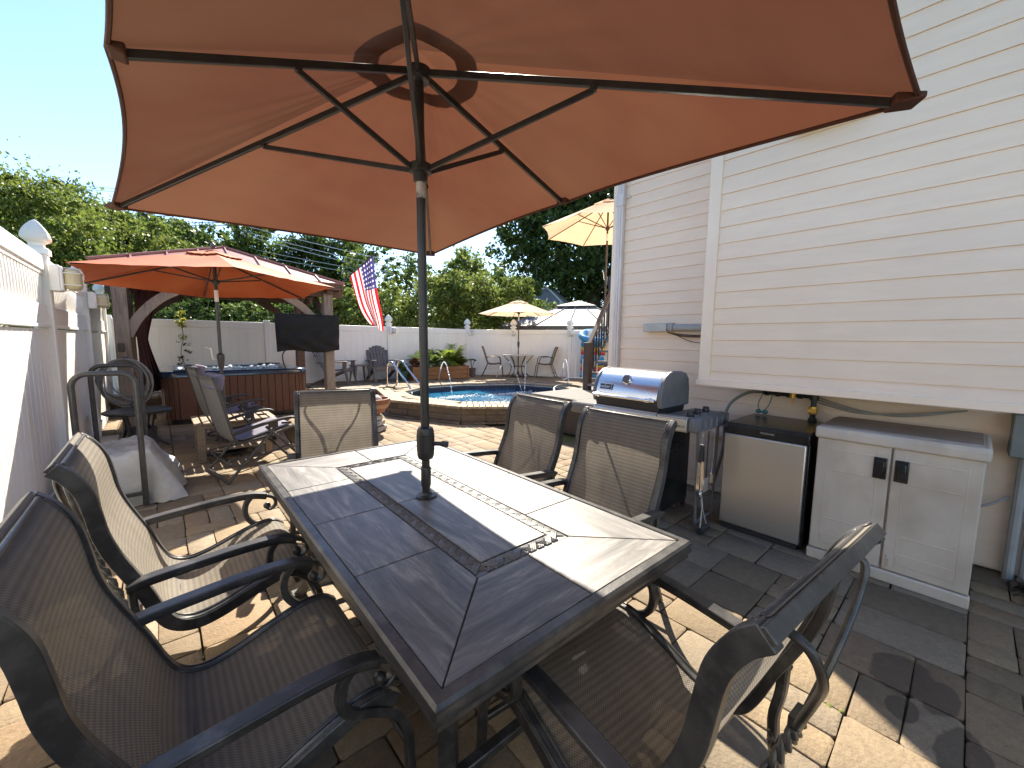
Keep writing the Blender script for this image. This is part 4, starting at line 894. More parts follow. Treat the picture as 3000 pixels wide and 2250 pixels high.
T=thing('spatula','long handled dark spatula hanging beside the tongs','spatula',(3.12,yy,.7)); mb=MB(); hookring(mb,3.12,yy,.765); mb.tube([(3.12,yy,.75),(3.12,yy,.42)],.006,6); obj('handle',mb,'black_metal',T); mb=MB().box((3.12,yy,.36),(.085,.004,.11)); obj('blade',mb,'steel_brushed',T,bevel=.002,segs=1)
T=thing('grill_fork','grill fork with three prongs hanging nearest the wall under the side shelf','fork',(3.22,yy,.7)); mb=MB(); hookring(mb,3.22,yy,.765); mb.tube([(3.22,yy,.75),(3.22,yy,.46)],.005,6)
for k in (-1,0,1): mb.tube(spline([(3.22,yy,.46),(3.22+.022*k,yy,.43),(3.22+.022*k,yy,.35)],4),.0035,5)
obj('fork',mb,'steel',T)
T=thing('grill_brush','triangular wire grill brush standing by the shelf leg','brush',(3.06,1.27,.1)); mb=MB().tube([(3.07,1.29,.30),(3.07,1.275,.20)],.008,6).tube([(3.07,1.275,.20),(3.02,1.26,.045)],.005,6).tube([(3.07,1.275,.20),(3.13,1.26,.045)],.005,6); obj('wire_handle',mb,'galv',T); mb=MB().tube([(3.0,1.26,.03),(3.15,1.26,.03)],.024,10); obj('bristles',mb,'dark_plastic',T)
# fridge
FX,F0,F1,FZ=3.29,.685,1.237,.835
T=thing('mini_fridge','small fridge with silver door and black top beside the storage cabinet','fridge',(3.6,.96,0))
mb=MB().box((3.625,.961,.415),(.57,.548,.81)); obj('body',mb,'black_gloss',T,bevel=.006)
mb=MB().box((3.62,.961,.828),(.60,.553,.022)); mb.box((3.315,.961,.795),(.05,.553,.07)); obj('top',mb,'black_gloss',T,bevel=.007,segs=3)
mb=MB().box((3.312,.966,.40),(.042,.534,.715)); obj('door',mb,'steel_brushed',T,bevel=.010,segs=3)
mb=MB().box((3.34,.961,.02),(.08,.5,.035)); obj('kick_plate',mb,'dark_plastic',T)
text('lettering','FRIGIDAIRE',.018,(3.2885,.94,.797),(0,-1,0),(0,0,1),'silver_ink',T,.0008)
mb=MB().lathe([(.02,-.012),(.02,.012)],(3.30,1.225,.812),10,V((0,1,0))); obj('hinge',mb,'dark_plastic',T)
# resin storage cabinet
C0,C1,CZ=-.100,.648,.915
T=thing('storage_cabinet','beige resin storage cabinet with two doors and black latches','cabinet',(3.55,.27,0))
mb=MB().box((3.565,.274,.42),(.50,.735,.84)); obj('carcass',mb,'resin',T,bevel=.008)
mb=MB().box((3.55,.274,.885),(.555,.765,.05)); mb.box((3.285,.274,.865),(.03,.765,.065)); obj('top',mb,'resin',T,bevel=.018,segs=3)
mb=MB().box((3.56,.274,.911),(.49,.71,.012)); obj('top_tray',mb,'resin_top',T,bevel=.006)
mb=MB().box((3.30,.274,.035),(.05,.748,.07)); obj('plinth',mb,'resin',T,bevel=.008)
for s,y0,y1 in ((1,.279,.64),(-1,-.092,.269)):
    ym=(y0+y1)/2; mb=MB().box((3.300,ym,.455),(.026,y1-y0,.76)); d_=obj('door',mb,'resin',T,bevel=.007)
    mb=MB()
    for zz,h_ in ((.765,.012),(.30,.012),(.16,.07),(.63,.012)): mb.box((3.2885,ym+.0*s,zz),(.006,(y1-y0)*(.62 if h_<.05 else .66),h_))
    for q in (y0+.055,y1-.055): mb.box((3.2885,q,.455),(.005,.008,.70))
    obj('moulding',mb,'resin',d_,bevel=.003)
    yl=y0+.043 if s>0 else y1-.043
    mb=MB().box((3.284,yl,.70),(.014,.062,.132)); mb.box((3.277,yl,.70),(.010,.04,.095)); obj('latch',mb,'black_gloss',d_,bevel=.006)
mb=MB().box((3.285,.235,.13),(.008,.034,.09)); mb.box((3.28,.235,.13),(.008,.014,.05)); obj('hasp',mb,'resin',T,bevel=.003)
# leaves and soil blown into the corner by the wall
tag(leaves('leaf_litter',[(3.75,-.35,.03,.22,.25,.03)],260,.05,'leaf_dry',None,5,cl=20,flat=2),kind='stuff',label='dry leaf litter in the corner under the meter box')
# ================================================================ RACK WITH TARP, ROUND TABLE, HOSE
T=thing('firewood_rack','black tubular firewood rack with two arched hoops beside the white fence','rack',(-.33,5.1,0))
for y in (4.52,5.72):
    pts=[(-.51,y,.02),(-.515,y,.9)]+[(-.515+.09-.09*math.cos(a),y,1.05+.10*math.sin(a)) for a in [PI/2*i/6 for i in range(7)]]+[(-.24+.09*math.sin(a),y,1.05+.10*math.cos(a)) for a in [PI/2*i/6 for i in range(7)]]+[(-.15,y,.9),(-.15,y,.02)]
    obj('hoop',MB().tube(pts,.021,12),'dark_tube',T)
mb=MB()
for x in (-.51,-.15): mb.bar((x,4.52,.10),(x,5.72,.10),.03,.03)
for y in (4.52,5.72): mb.bar((-.51,y,.13),(-.15,y,.13),.03,.03)
obj('base_frame',mb,'dark_tube',T,bevel=.003)
rr_=random.Random(5)
def tp(u,v):     # cloth thrown over the low pile and spilling past the hoop
    x=-.58+.68*u; y=4.57+1.05*v
    top=.45-.06*v+.02*math.sin(9*u+4*v); e=min(u/.06,1)*min((1-u)/.30,1)*min(v/.10,1)*min((1-v)/.06,1)
    e=max(0,e)**.75; z=.015+top*e
    z+=.026*math.sin(16*u+5*math.sin(6*v)+2)*(.3+.7*(1-abs(2*e-1)))+.020*abs(math.sin(11*u-17*v+3*math.sin(7*u)))*e-.016*abs(math.sin(23*u+9*v+2*math.sin(11*v)))+.018*math.sin(31*v+9*u)*(1-abs(2*e-1))
    x+=.03*math.sin(13*v+2)*(1-e)+.02*math.sin(20*v)*(1-e); y+=.03*math.sin(14*u)*(1-e)
    return V((x,y,max(.006,z)))
tag(obj('tarp',MB().grid(tp,44,54),'tarp',smooth=80,recalc=False),'crumpled white tarp lying over the low firewood rack','tarp')
T=thing('round_side_table','low round black patio table in the shade by the hot tub','table',(-.24,7.2,0))
mb=MB().lathe([(0,.445),(.33,.445),(.345,.455),(.345,.475),(.33,.482),(.31,.474),(0,.472)],(-.24,7.2,0),36); obj('tabletop',mb,'black_metal',T)
for k in range(4):
    a=PI/4+k*PI/2+.2; c,s=math.cos(a),math.sin(a); mb=MB().tube(spline([(-.24+.20*c,7.2+.20*s,.45),(-.24+.16*c,7.2+.16*s,.25),(-.24+.22*c,7.2+.22*s,.08),(-.24+.34*c,7.2+.34*s,.012)],5),.013,8); obj('leg',mb,'black_metal',T)
T=thing('planter_pot','dark pot standing in the shade under the round black table','pot',(-.22,7.25,0)); mb=MB().lathe([(.08,0),(.13,.10),(.15,.22),(.16,.235),(.145,.235),(.13,.12),(0,.11)],(-.22,7.25,0),20); obj('pot',mb,'adir',T)
tag(obj('concrete_block',MB().box((-.55,7.0,.09),(.24,.40,.18)),'concrete',bevel=.01),'pale concrete block on the ground between the rack and the fence','block')
T=thing('garden_hose','coil of grey garden hose hung on the nearest gazebo post','hose',(-.36,8.05,.8))
mb=MB(); r=random.Random(8)
for k in range(9):
    cx=-.37+r.uniform(-.03,.03); rx=r.uniform(.23,.29); rz=r.uniform(.27,.34); y=8.03-.013*k; zt=1.10
    mb.tube([(cx+rx*math.sin(2*PI*i/28),y+r.uniform(-.004,.004),zt-rz+rz*math.cos(2*PI*i/28)+.02*math.sin(4*PI*i/28+k)) for i in range(28)],.010,6,closed=True)
mb.tube(spline([(-.55,7.93,.85),(-.48,7.92,.68),(-.36,7.91,.55),(-.25,7.91,.56),(-.12,7.93,.68)],6),.010,6); obj('coil',mb,'hose',T)
mb=MB().lathe([(.012,0),(.012,.06),(.02,.075),(.008,.14)],(-.30,7.9,.52),10,V((-.3,0,-1))); obj('nozzle',mb,'black_metal',T)
mb=MB().box((-.37,8.10,1.12),(.05,.16,.05)); obj('hook',mb,'dark_tube',T)
# ================================================================ GAZEBO, CURTAIN, HOT TUB, COVERED TV, FLAG
GX0,GX1,GY0,GY1=-.37,2.50,8.25,10.35
T=thing('gazebo','weathered timber gazebo with a red metal roof over the hot tub','gazebo',(1.06,9.3,0))
for x,y in ((GX0,GY0),(GX1,GY0),(GX0,GY1),(GX1,GY1)):
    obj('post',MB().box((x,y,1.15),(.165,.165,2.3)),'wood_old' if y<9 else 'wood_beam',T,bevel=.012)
mb=MB()
for y in (GY0,GY1): mb.box(((GX0+GX1)/2,y-.0,2.31),(GX1-GX0+.55,.11,.17)); 
for x in (GX0,GX1): mb.box((x,(GY0+GY1)/2,2.36),(.11,GY1-GY0+.4,.17))
obj('beam',mb,'wood_beam',T,bevel=.006)
def brace(x,y,dx,dy,w_=.10):
    mb=MB(); pts=spline([(x+dx*.05,y+dy*.05,1.45),(x+dx*.20,y+dy*.20,1.74),(x+dx*.45,y+dy*.45,2.02),(x+dx*.80,y+dy*.80,2.24)],5)
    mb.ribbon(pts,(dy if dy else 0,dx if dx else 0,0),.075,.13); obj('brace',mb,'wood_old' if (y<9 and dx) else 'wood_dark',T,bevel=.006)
for x,y,sx,sy in ((GX0,GY0,1,1),(GX1,GY0,-1,1),(GX0,GY1,1,-1),(GX1,GY1,-1,-1)): brace(x,y,sx,0); brace(x,y,0,sy)
E0,E1,EY0,EY1,EZ,PK=-.63,2.72,7.93,10.75,2.47,3.10; CX_,CY2=1.045,9.34
mb=MB(); cr=[(E0,EY0),(E1,EY0),(E1,EY1),(E0,EY1)]
mb.add([(x,y,EZ) for x,y in cr]+[(CX_,CY2,PK)]+[(x,y,EZ-.02) for x,y in cr]+[(CX_,CY2,PK-.03)],[(0,1,4),(1,2,4),(2,3,4),(3,0,4),(6,5,9),(7,6,9),(8,7,9),(5,8,9),(0,5,6,1),(1,6,7,2),(2,7,8,3),(3,8,5,0)])
rf=obj('roof',mb,'roof_red',T,smooth=0)
mb=MB()
for (a,b_) in ((0,1),(1,2),(2,3),(3,0)):
    A,B=V((*cr[a],EZ)),V((*cr[b_],EZ)); P=V((CX_,CY2,PK)); n_=8
    for i in range(1,n_):
        t=i/n_; s=A.lerp(B,t); k=1-abs(2*t-1); e=A.lerp(B,.5).lerp(P,1); top=s.lerp(s+(P-A.lerp(B,.5)),k*.999)
        mb.bar(s+V((0,0,.012)),top+V((0,0,.012)),.022,.025)
    mb.bar(A+V((0,0,.01)),P+V((0,0,.012)),.07,.03)
obj('seam',mb,'roof_red',rf)
mb=MB()
for (x0,y0,x1,y1) in ((E0,EY0,E1,EY0),(E1,EY0,E1,EY1),(E1,EY1,E0,EY1),(E0,EY1,E0,EY0)):
    d=V((x1-x0,y1-y0,0)).normalized(); i=V((-d.y,d.x,0))*.035; mb.bar(V((x0,y0,EZ-.075))+i,V((x1,y1,EZ-.075))+i,.035,.11)
obj('fascia',mb,'wood_beam',T,bevel=.004)
mb=MB().box((GX0-.02,8.155,1.28),(.075,.03,.12)); ob=obj('outlet_box',mb,'dark_brown',T,bevel=.006)
def cur(u,v):
    z=.55+1.70*v; pinch=.30+.70*abs(v-.50)**1.2*2; x=-.22+.02*math.sin(34*u)*(.5+v)+.34*u*pinch; y=8.55+.55*u*pinch+.045*math.sin(30*u+1.5*v)
    return V((x,y,z))
tag(obj('curtain',MB().grid(cur,44,22),'red_cloth',smooth=80,recalc=False,solid=.004),'dark red curtain gathered beside the left gazebo post','curtain')
TX0,TX1,TY0,TY1=.02,2.14,8.47,10.25
T=thing('hot_tub','hot tub with reddish wood panel sides and a dark blue shell under the gazebo','hot tub',(1.05,9.35,0))
def rrect(x0,x1,y0,y1,r_,n=7):
    out=[]
    for cx,cy,a0 in ((x1-r_,y1-r_,0),(x0+r_,y1-r_,PI/2),(x0+r_,y0+r_,PI),(x1-r_,y0+r_,3*PI/2)):
        for i in range(n+1): a=a0+PI/2*i/n; out.append((cx+r_*math.cos(a),cy+r_*math.sin(a)))
    return out
obj('base',MB().prism(rrect(TX0+.04,TX1-.04,TY0+.04,TY1-.04,.18),.0,.10),'black_gloss',T)
mb=MB(); ring=rrect(TX0,TX1,TY0,TY1,.20,5); N=len(ring); r=random.Random(4)
def boards(a,b_):
    a=V((*a,0)); b_=V((*b_,0)); L_=(b_-a).length; d=(b_-a)/L_; k=max(1,round(L_/.115)); s=L_/k; an=math.atan2(d.y,d.x)
    for i in range(k): c=a+d*(i+.5)*s; mb.box((c.x,c.y,.44),(s-.006,.03,.70),an)
for i in range(N):
    a,b_=ring[i],ring[(i+1)%N]; boards(a,b_)
obj('side_panel',mb,'tub_wood',T,bevel=.004,segs=1)
obj('side_core',MB().prism(rrect(TX0+.012,TX1-.012,TY0+.012,TY1-.012,.19),.095,.79),'wood_dark',T)
for x in (TX1-.25,TX0+.30):
    mb=MB()
    for z in (.18,.5,.76): mb.sphere((x,TY0-.016,z),.012,8,6)
    mb.box((x,TY0-.014,.44),(.05,.012,.68))
    obj('panel_strip',mb,'tub_wood',T)
o1=rrect(TX0-.04,TX1+.04,TY0-.04,TY1+.04,.24); i1=rrect(TX0+.20,TX1-.20,TY0+.20,TY1-.20,.22); n=len(o1)
lv=[(o1,.785),(o1,.845),(rrect(TX0-.02,TX1+.02,TY0-.02,TY1+.02,.23),.872),(rrect(TX0+.06,TX1-.06,TY0+.06,TY1-.06,.22),.885),(i1,.872),(rrect(TX0+.24,TX1-.24,TY0+.24,TY1-.24,.22),.80),(rrect(TX0+.34,TX1-.34,TY0+.34,TY1-.34,.2),.55),(rrect(TX0+.75,TX1-.75,TY0+.65,TY1-.65,.15),.35)]
vs=[(x,y,z) for ringq,z in lv for x,y in ringq]; fs=[(l*n+i,l*n+(i+1)%n,(l+1)*n+(i+1)%n,(l+1)*n+i) for l in range(len(lv)-1) for i in range(n)]+[tuple((len(lv)-1)*n+i for i in range(n))]
obj('shell',MB().add(vs,fs),'tub_shell',T,smooth=60,recalc=False)
mb=MB()
for x,y in ((TX0+.28,TY0+.1),(TX1-.25,TY1-.12),(TX1-.4,TY1-.11),(TX0+.5,TY1-.12)): mb.box((x,y,.89),(.26,.13,.03))
obj('headrest',mb,'tub_shell',T,bevel=.014,segs=3)
mb=MB().box((TX0+.55,TY0-.02,.735),(.30,.02,.07)); obj('control_recess',mb,'black_gloss',T)
q=rrect(TX0+.215,TX1-.215,TY0+.215,TY1-.215,.22); tag(obj('tub_water',MB().add([(x,y,.842) for x,y in q],[tuple(range(len(q)))]),'tub_water',smooth=0,recalc=False),kind='structure')
mb=MB(); r=random.Random(11)
for (jx,jy,k) in ((.55,9.1,45),(1.0,9.3,60),(1.45,9.35,45),(1.75,9.6,30)):
    for q_ in range(k):
        x,y=r.gauss(jx,.14),r.gauss(jy,.22)
        if TX0+.27<x<TX1-.27 and TY0+.27<y<TY1-.27: s=r.uniform(.012,.034); mb.sphere((x,y,.845+r.uniform(0,.03)),s,6,4,(1.2,1.2,.8))
tag(obj('tub_foam',mb,'spray_white',smooth=60),kind='stuff',label='white bubbling foam in the hot tub')
T=thing('covered_television','flat television under a black cloth cover mounted on the right gazebo post','television',(2.1,8.33,1.55),0)
mb=MB(); td=V((.985,-.17,0)).normalized(); tn=V((-td.y,td.x,0))*-1; tc_=V((2.10,8.06,1.545))
def tvc(side):
    def fn(u,v):
        x=(u-.5)*1.06*(1-.035*(1-v)); z=(v-.5)*.66+.025*math.sin(7*u)*(1-v)**2-.02*(1-u)*(1-v); bul=.045*math.sin(PI*min(1,max(0,u)))**.4*math.sin(PI*v)**.4
        f=.016*math.sin(18*(u+v*.7)+2*math.sin(5*v))*(1-v)+.018*math.sin(13*(u-v)+1.5*math.sin(7*u))*(v*(1-v))*3
        return tc_+td*x+V((0,0,z))+tn*side*(bul+.02+f)
    return fn
a_=MB().grid(tvc(1),26,20); b2=MB().grid(tvc(-1),26,20)
for k in (0,): mb.add(a_.v,a_.f); mb.add(b2.v,b2.f)
per=[i*21 for i in range(27)]+[26*21+j for j in range(1,21)]+[i*21+20 for i in range(25,-1,-1)]+[j for j in range(19,0,-1)]; n0=len(a_.v)
mb.add([],[]); mb.f+= [(per[i],per[(i+1)%len(per)],n0+per[(i+1)%len(per)],n0+per[i]) for i in range(len(per))]; mb.tint+=[None]*len(per); mb.uv+=[None]*len(per)
obj('cover',mb,'black_cloth',T,smooth=60)
mb=MB().bar((2.42,8.05,1.5),(2.48,8.17,1.5),.12,.2); mb.bar((2.3,8.06,1.3),(2.3,8.06,1.18),.02,.02); mb.tube(spline([(1.75,8.12,1.26),(1.68,8.14,1.15),(1.69,8.15,1.0),(1.73,8.2,.9)],5),.012,6); obj('bracket',mb,'pole_black',T)
# flag
FP0,FP1=V((2.56,8.16,2.33)),V((3.40,8.16,3.13)); dF=(FP1-FP0)
T=thing('flag','striped flag with a starred blue field hanging from an angled pole on the gazebo','flag',FP0)
mb=MB().tube([FP0-dF*.03,FP1+dF*.02],.013,10); mb.sphere(FP1+dF*.03,.025,10,8); obj('pole',mb,'pole_black',T)
obj('bracket',MB().lathe([(.03,0),(.03,.1)],FP0-dF*.03,10,dF.normalized()),'black_metal',T)
def flg(u,v):
    a=FP0+dF*(.42+.56*u); b_=V((3.30,8.16,1.78)).lerp(V((3.53,8.16,1.62)),u); p=a.lerp(b_,v)
    p.y+=.10*math.sin(9*u+1.2*v+.5)*v*(1.1-.3*v)+.02*math.sin(16*u); p.x+=-.06*math.sin(PI*v)*(1-u)+.05*math.sin(6*v+3*u)*v*.6; p.z-=.02*math.sin(9*u)*v
    return p
obj('cloth',MB().grid(flg,40,40),'flag',T,smooth=80,recalc=False)
# ================================================================ ORANGE UMBRELLA, RECLINERS, SLAT TABLE
def hex_umbrella(name,label,c,nr,rad,zr,za,poleb,material,rot=0,tiltv=(0,0),base=None,valance=0,group=None,seed=1,crank=1.05,pole='dark_tube',s_gap=.17):
    T=thing(name,label,'umbrella',(c[0],c[1],poleb),0,group)
    ax=V((c[0],c[1],0)); tl=lambda z:ax+V((tiltv[0]*(z-zr),tiltv[1]*(z-zr),z))
    mb=MB().tube([tl(poleb),tl(za-.03)],.019,12); obj('pole',mb,pole,T)
    zc=poleb+crank if base is None else crank
    mb=MB().lathe([(.02,-.10),(.030,-.07),(.042,.05),(.040,.08),(.02,.10)],tl(zc),14); ck=obj('crank_housing',mb,'dark_tube' if pole!='pole_black' else pole,T)
    mb=MB().tube([tl(zc)+V((-.04,0,.02)),tl(zc)+V((-.08,-.01,.03)),tl(zc)+V((-.095,-.01,.16)),tl(zc)+V((-.15,-.02,.165))],.008,6); obj('crank_handle',mb,'vinyl',ck)
    obj('tilt_joint',MB().tube([tl(zr-.20),tl(zr-.06)],.022,12),'vinyl',T)
    A=tl(za); rim=[V((c[0]+rad*math.cos(rot+2*PI*k/nr),c[1]+rad*math.sin(rot+2*PI*k/nr),zr)) for k in range(nr)]
    for p in rim: p.z+=tiltv[0]*-(p.x-c[0])+tiltv[1]*-(p.y-c[1])
    H=tl(za-.07); RN=tl(zr+.04)
    obj('hub',MB().lathe([(.02,-.03),(.045,-.02),(.045,.02),(.02,.03)],H,12),pole,T); obj('runner',MB().lathe([(.022,-.04),(.045,-.01),(.045,.02),(.022,.03)],RN,12),pole,T)
    for p in rim:
        d=p-H; mb=MB().bar(H,p-d*.02+V((0,0,-.012)),.012,.018); rb=obj('rib',mb,pole,T); q=H.lerp(p,.46)+V((0,0,-.02)); mb=MB().bar(RN,q,.011,.015); obj('strut',mb,pole,rb)
    def cn(s0,lift,ins,s1=1):
        mb=MB()
        for k in range(nr):
            a,b_=rim[k],rim[(k+1)%nr]; L_=(b_-a).length
            def fn(u,t):
                s=s0+(s1-s0)*u; p=a.lerp(b_,t); cc=V((A.x,A.y,p.z)); mid=4*t*(1-t); p=p+(cc-p).normalized()*ins*L_*mid*s
                q=A.lerp(p,s); q.z+=lift-.02*mid*math.sin(PI*s)+.004*math.sin(31*t+4*k+5*s)*mid; return q
            mb.grid(fn,12,12)
        return mb
    obj('canopy',cn(s_gap,0,.05),material,T,smooth=50,recalc=False)
    obj('vent_cap',cn(0,.022,.03,s_gap+.06),material,T,smooth=50,recalc=False)
    obj('finial',MB().lathe([(.02,0),(.03,.02),(.028,.05),(.0,.075)],A+V((0,0,.04)),12),'dark_tube',T)
    if base is not None: obj('base',MB().lathe([(.24,0),(.24,.03),(.06,.07),(.03,.25),(0,.25)],(c[0],c[1],base),24),'black_metal',T)
    return T
hex_umbrella('orange_umbrella','bright orange umbrella open between the recliners and the hot tub',(.585,6.18),6,1.36,2.075,2.475,.0,'orange_cloth',rot=-PI/2+.02,tiltv=(0.0,.040),base=0,crank=1.15)
T=thing('slatted_table','low slatted wooden table around the orange umbrella pole between the recliners','table',(.62,6.02,0))
mb=MB()
for i in range(10):
    x=.29+i*.083
    if abs(x-.585)<.03: mb.box((x,5.83,.455),(.066,.24,.022)); mb.box((x,6.22,.455),(.066,.24,.022))
    else: mb.box((x,6.02,.455),(.066,.62,.022))
obj('slat',mb,'wood_bench',T,bevel=.004)
for x in (.32,.98):
    for y in (5.77,6.27): obj('leg',MB().box((x,y,.222),(.07,.07,.444)),'wood_bench',T,bevel=.004,segs=1)
mb=MB()
for y in (5.75,6.29): mb.box((.65,y,.42),(.62,.022,.05))
mb.box((.65,6.02,.12),(.66,.5,.02)); obj('apron',mb,'wood_bench',T)
def recliner():
    t=thing('recliner','r','recliner',world=False)          # faces +y
    mb=MB()
    for s in (-1,1):
        x=s*.29
        mb.tube(spline([(x,-.62,1.05),(x,-.585,.92),(x,-.49,.50),(x,-.45,.39)],5),.013,8); mb.tube(spline([(x,-.45,.39),(x,-.2,.42),(x,.08,.487)],4),.013,8)
        mb.tube(spline([(x,.08,.487),(x,.14,.44),(x,.25,.22),(x,.28,.14)],4),.013,8)
    mb.tube([(-.29,-.62,1.05),(.29,-.62,1.05)],.014,8); mb.tube([(-.29,.28,.14),(.29,.28,.14)],.013,8); mb.tube([(-.29,-.45,.39),(.29,-.45,.39)],.012,8)
    obj('sling_frame',mb,'dark_tube',t)
    mb=MB()
    for s in (-1,1):
        x=s*.325
        mb.tube([(x,-.56,.018),(x,-.28,.33),(x,-.10,.53)],.015,8); mb.tube([(x,.24,.018),(x,-.02,.33),(x,-.20,.53)],.015,8)
        mb.tube(spline([(x,-.43,.17),(x,-.55,.20),(x,-.50,.235),(x,-.20,.25),(x,.0,.30)],4),.010,6)
    mb.tube([(-.325,-.56,.018),(.325,-.56,.018)],.015,8); mb.tube([(-.325,.24,.018),(.325,.24,.018)],.015,8); mb.tube([(-.325,-.54,.205),(.325,-.54,.205)],.010,6)
    obj('leg_frame',mb,'dark_tube',t)
    for s in (-1,1):
        mb=MB().ribbon(spline([(s*.345,-.50,.50),(s*.345,-.34,.54),(s*.345,-.12,.585),(s*.345,.03,.60),(s*.345,.11,.58)],5),(1,0,0),.05,.026); mb.box((s*.345,-.14,.545),(.03,.09,.06)); mb.bar((s*.345,-.06,.55),(s*.345,.04,.545),.02,.02); obj('armrest',mb,'dark_plastic',t,bevel=.006)
    cp=spline([(0,-.615,1.06),(0,-.578,.90),(0,-.495,.50),(0,-.43,.40),(0,-.2,.43),(0,.075,.50)],6)
    def c1(u,v):
        d=v*(len(cp)-1); i=min(int(d),len(cp)-2); p=cp[i].lerp(cp[i+1],d-i); return V(((u-.5)*.55,p.y,p.z-.02*math.sin(PI*u)*math.sin(PI*v)))
    obj('sling',MB().grid(c1,6,30),'grey_mesh',t,smooth=80,recalc=False)
    c2_=spline([(0,.08,.50),(0,.14,.45),(0,.25,.23),(0,.275,.16)],6)
    def c3_(u,v):
        d=v*(len(c2_)-1); i=min(int(d),len(c2_)-2); p=c2_[i].lerp(c2_[i+1],d-i); return V(((u-.5)*.55,p.y-.01*math.sin(PI*u),p.z))
    obj('leg_sling',MB().grid(c3_,4,16),'copper_brown',t,smooth=80,recalc=False)
    def pad(u,v):
        d=v*(len(cp)-1); i=min(int(d),len(cp)-2); p=cp[i].lerp(cp[i+1],d-i); q=(cp[i+1]-cp[i]).normalized(); n_=V((0,-q.z,q.y)); return V(((u-.5)*.50,p.y,p.z))+n_*(.018+.014*math.sin(PI*u)**.5*abs(math.sin(PI*v*4))**.4)
    obj('seat_pad',MB().grid(pad,10,48),'lav_cloth',t,smooth=80,recalc=False,solid=.012)
    mb=MB().box((0,-.545,1.0),(.40,.085,.17),rot=Euler((-.2,0,0)).to_matrix()); obj('pillow',mb,'lav_cloth',t,bevel=.03,segs=3)
    mb=MB(); 
    for i in range(11):
        for s in (-1,1): d=.08+.75*i/10; k=d*(len(cp)-1); p=cp[int(k)]; mb.tube([(s*.278,p.y,p.z),(s*.292,p.y+.004,p.z)],.005,5)
    obj('lacing',mb,'pole_black',t)
    mb=MB().box((-.43,.0,.26),(.17,.34,.014)); mb.tube([(-.515,-.16,.27),(-.515,.17,.27),(-.35,.17,.27),(-.35,-.16,.27)],.010,6,closed=True)
    for k in range(3): mb.tube([(-.50,-.10+.08*k,.277),(-.37,-.10+.08*k,.277)],.006,5)
    obj('side_tray',mb,'dark_plastic',t); return t
rc=recliner(); rc.location=(.947,5.13,0); rc.rotation_euler.z=-PI/2+.16; rc['label']='nearer folding recliner with lavender pad, seen from behind in front of the slatted table'; rc['group']='folding recliners under the orange umbrella'
dup(rc,(.92,6.75,0),-PI/2+.14,'farther folding recliner with lavender pad, close to the hot tub side',rc['group'])
tag(obj('green_mat',MB().box((1.62,5.75,.025),(.50,.62,.03),.35),'green_mat',bevel=.008),'dark green board lying on the pavers past the recliner footrest','board')
# ================================================================ BOWL PLANTER, LADDER, ADIRONDACKS, CEDAR PLANTER
T=thing('bowl_planter','terracotta bowl planter with white stones on a stacked stone pedestal','planter',(2.47,6.15,0))
r=random.Random(6)
mb=MB()
for z,s in ((.05,.36),(.14,.30),(.22,.24)):
    for k in range(3): mb.box((2.47+r.uniform(-.04,.04),6.15+r.uniform(-.04,.04),z),(s*r.uniform(.8,1),s*r.uniform(.7,1),.075),r.uniform(0,3))
obj('pedestal',mb,'stone',T,bevel=.015)
mb=MB().lathe([(.10,.26),(.19,.31),(.245,.39),(.27,.47),(.275,.50),(.285,.505),(.285,.525),(.26,.525),(.25,.47),(.0,.44)],(2.47,6.15,0),32); bw=obj('bowl',mb,'terracotta',T)
obj('band',MB().lathe([(.243,.382),(.265,.45),(.272,.45),(.25,.382)],(2.47,6.15,0),32),'terracotta_band',bw)
mb=MB()
for k in range(9): a=r.uniform(0,6.28); q=r.uniform(0,.16); mb.sphere((2.47+q*math.cos(a),6.15+q*math.sin(a),.50+r.uniform(0,.06)),r.uniform(.04,.075),8,6,(1,1,.7))
obj('stone',mb,'concrete',T,smooth=50)
T=thing('pool_handrail','pair of bent stainless handrails at the pool ladder','handrail',(4.3,9.2,DZ))
for ox,oy in ((0,0),(.36,.22)):
    f=V((4.18+ox,9.38+oy,DZ)); e=V((4.36+ox,8.42+oy*.75,.02)); d=(e-f); d.z=0
    pts=spline([f,f+V((0,0,.38)),f+d*.03+V((0,0,.52)),f+d*.14+V((0,0,.60)),f+d*.26+V((0,0,.57)),f+d*.45+V((0,0,.40)),f+d*.9+V((0,0,.02)),e+V((0,0,-.1))],6)
    rl=obj('rail',MB().tube(pts,.021,10),'chrome',T); obj('escutcheon',MB().lathe([(.05,.0),(.05,.012),(.024,.022)],f+V((0,0,.004)),14),'chrome',rl)
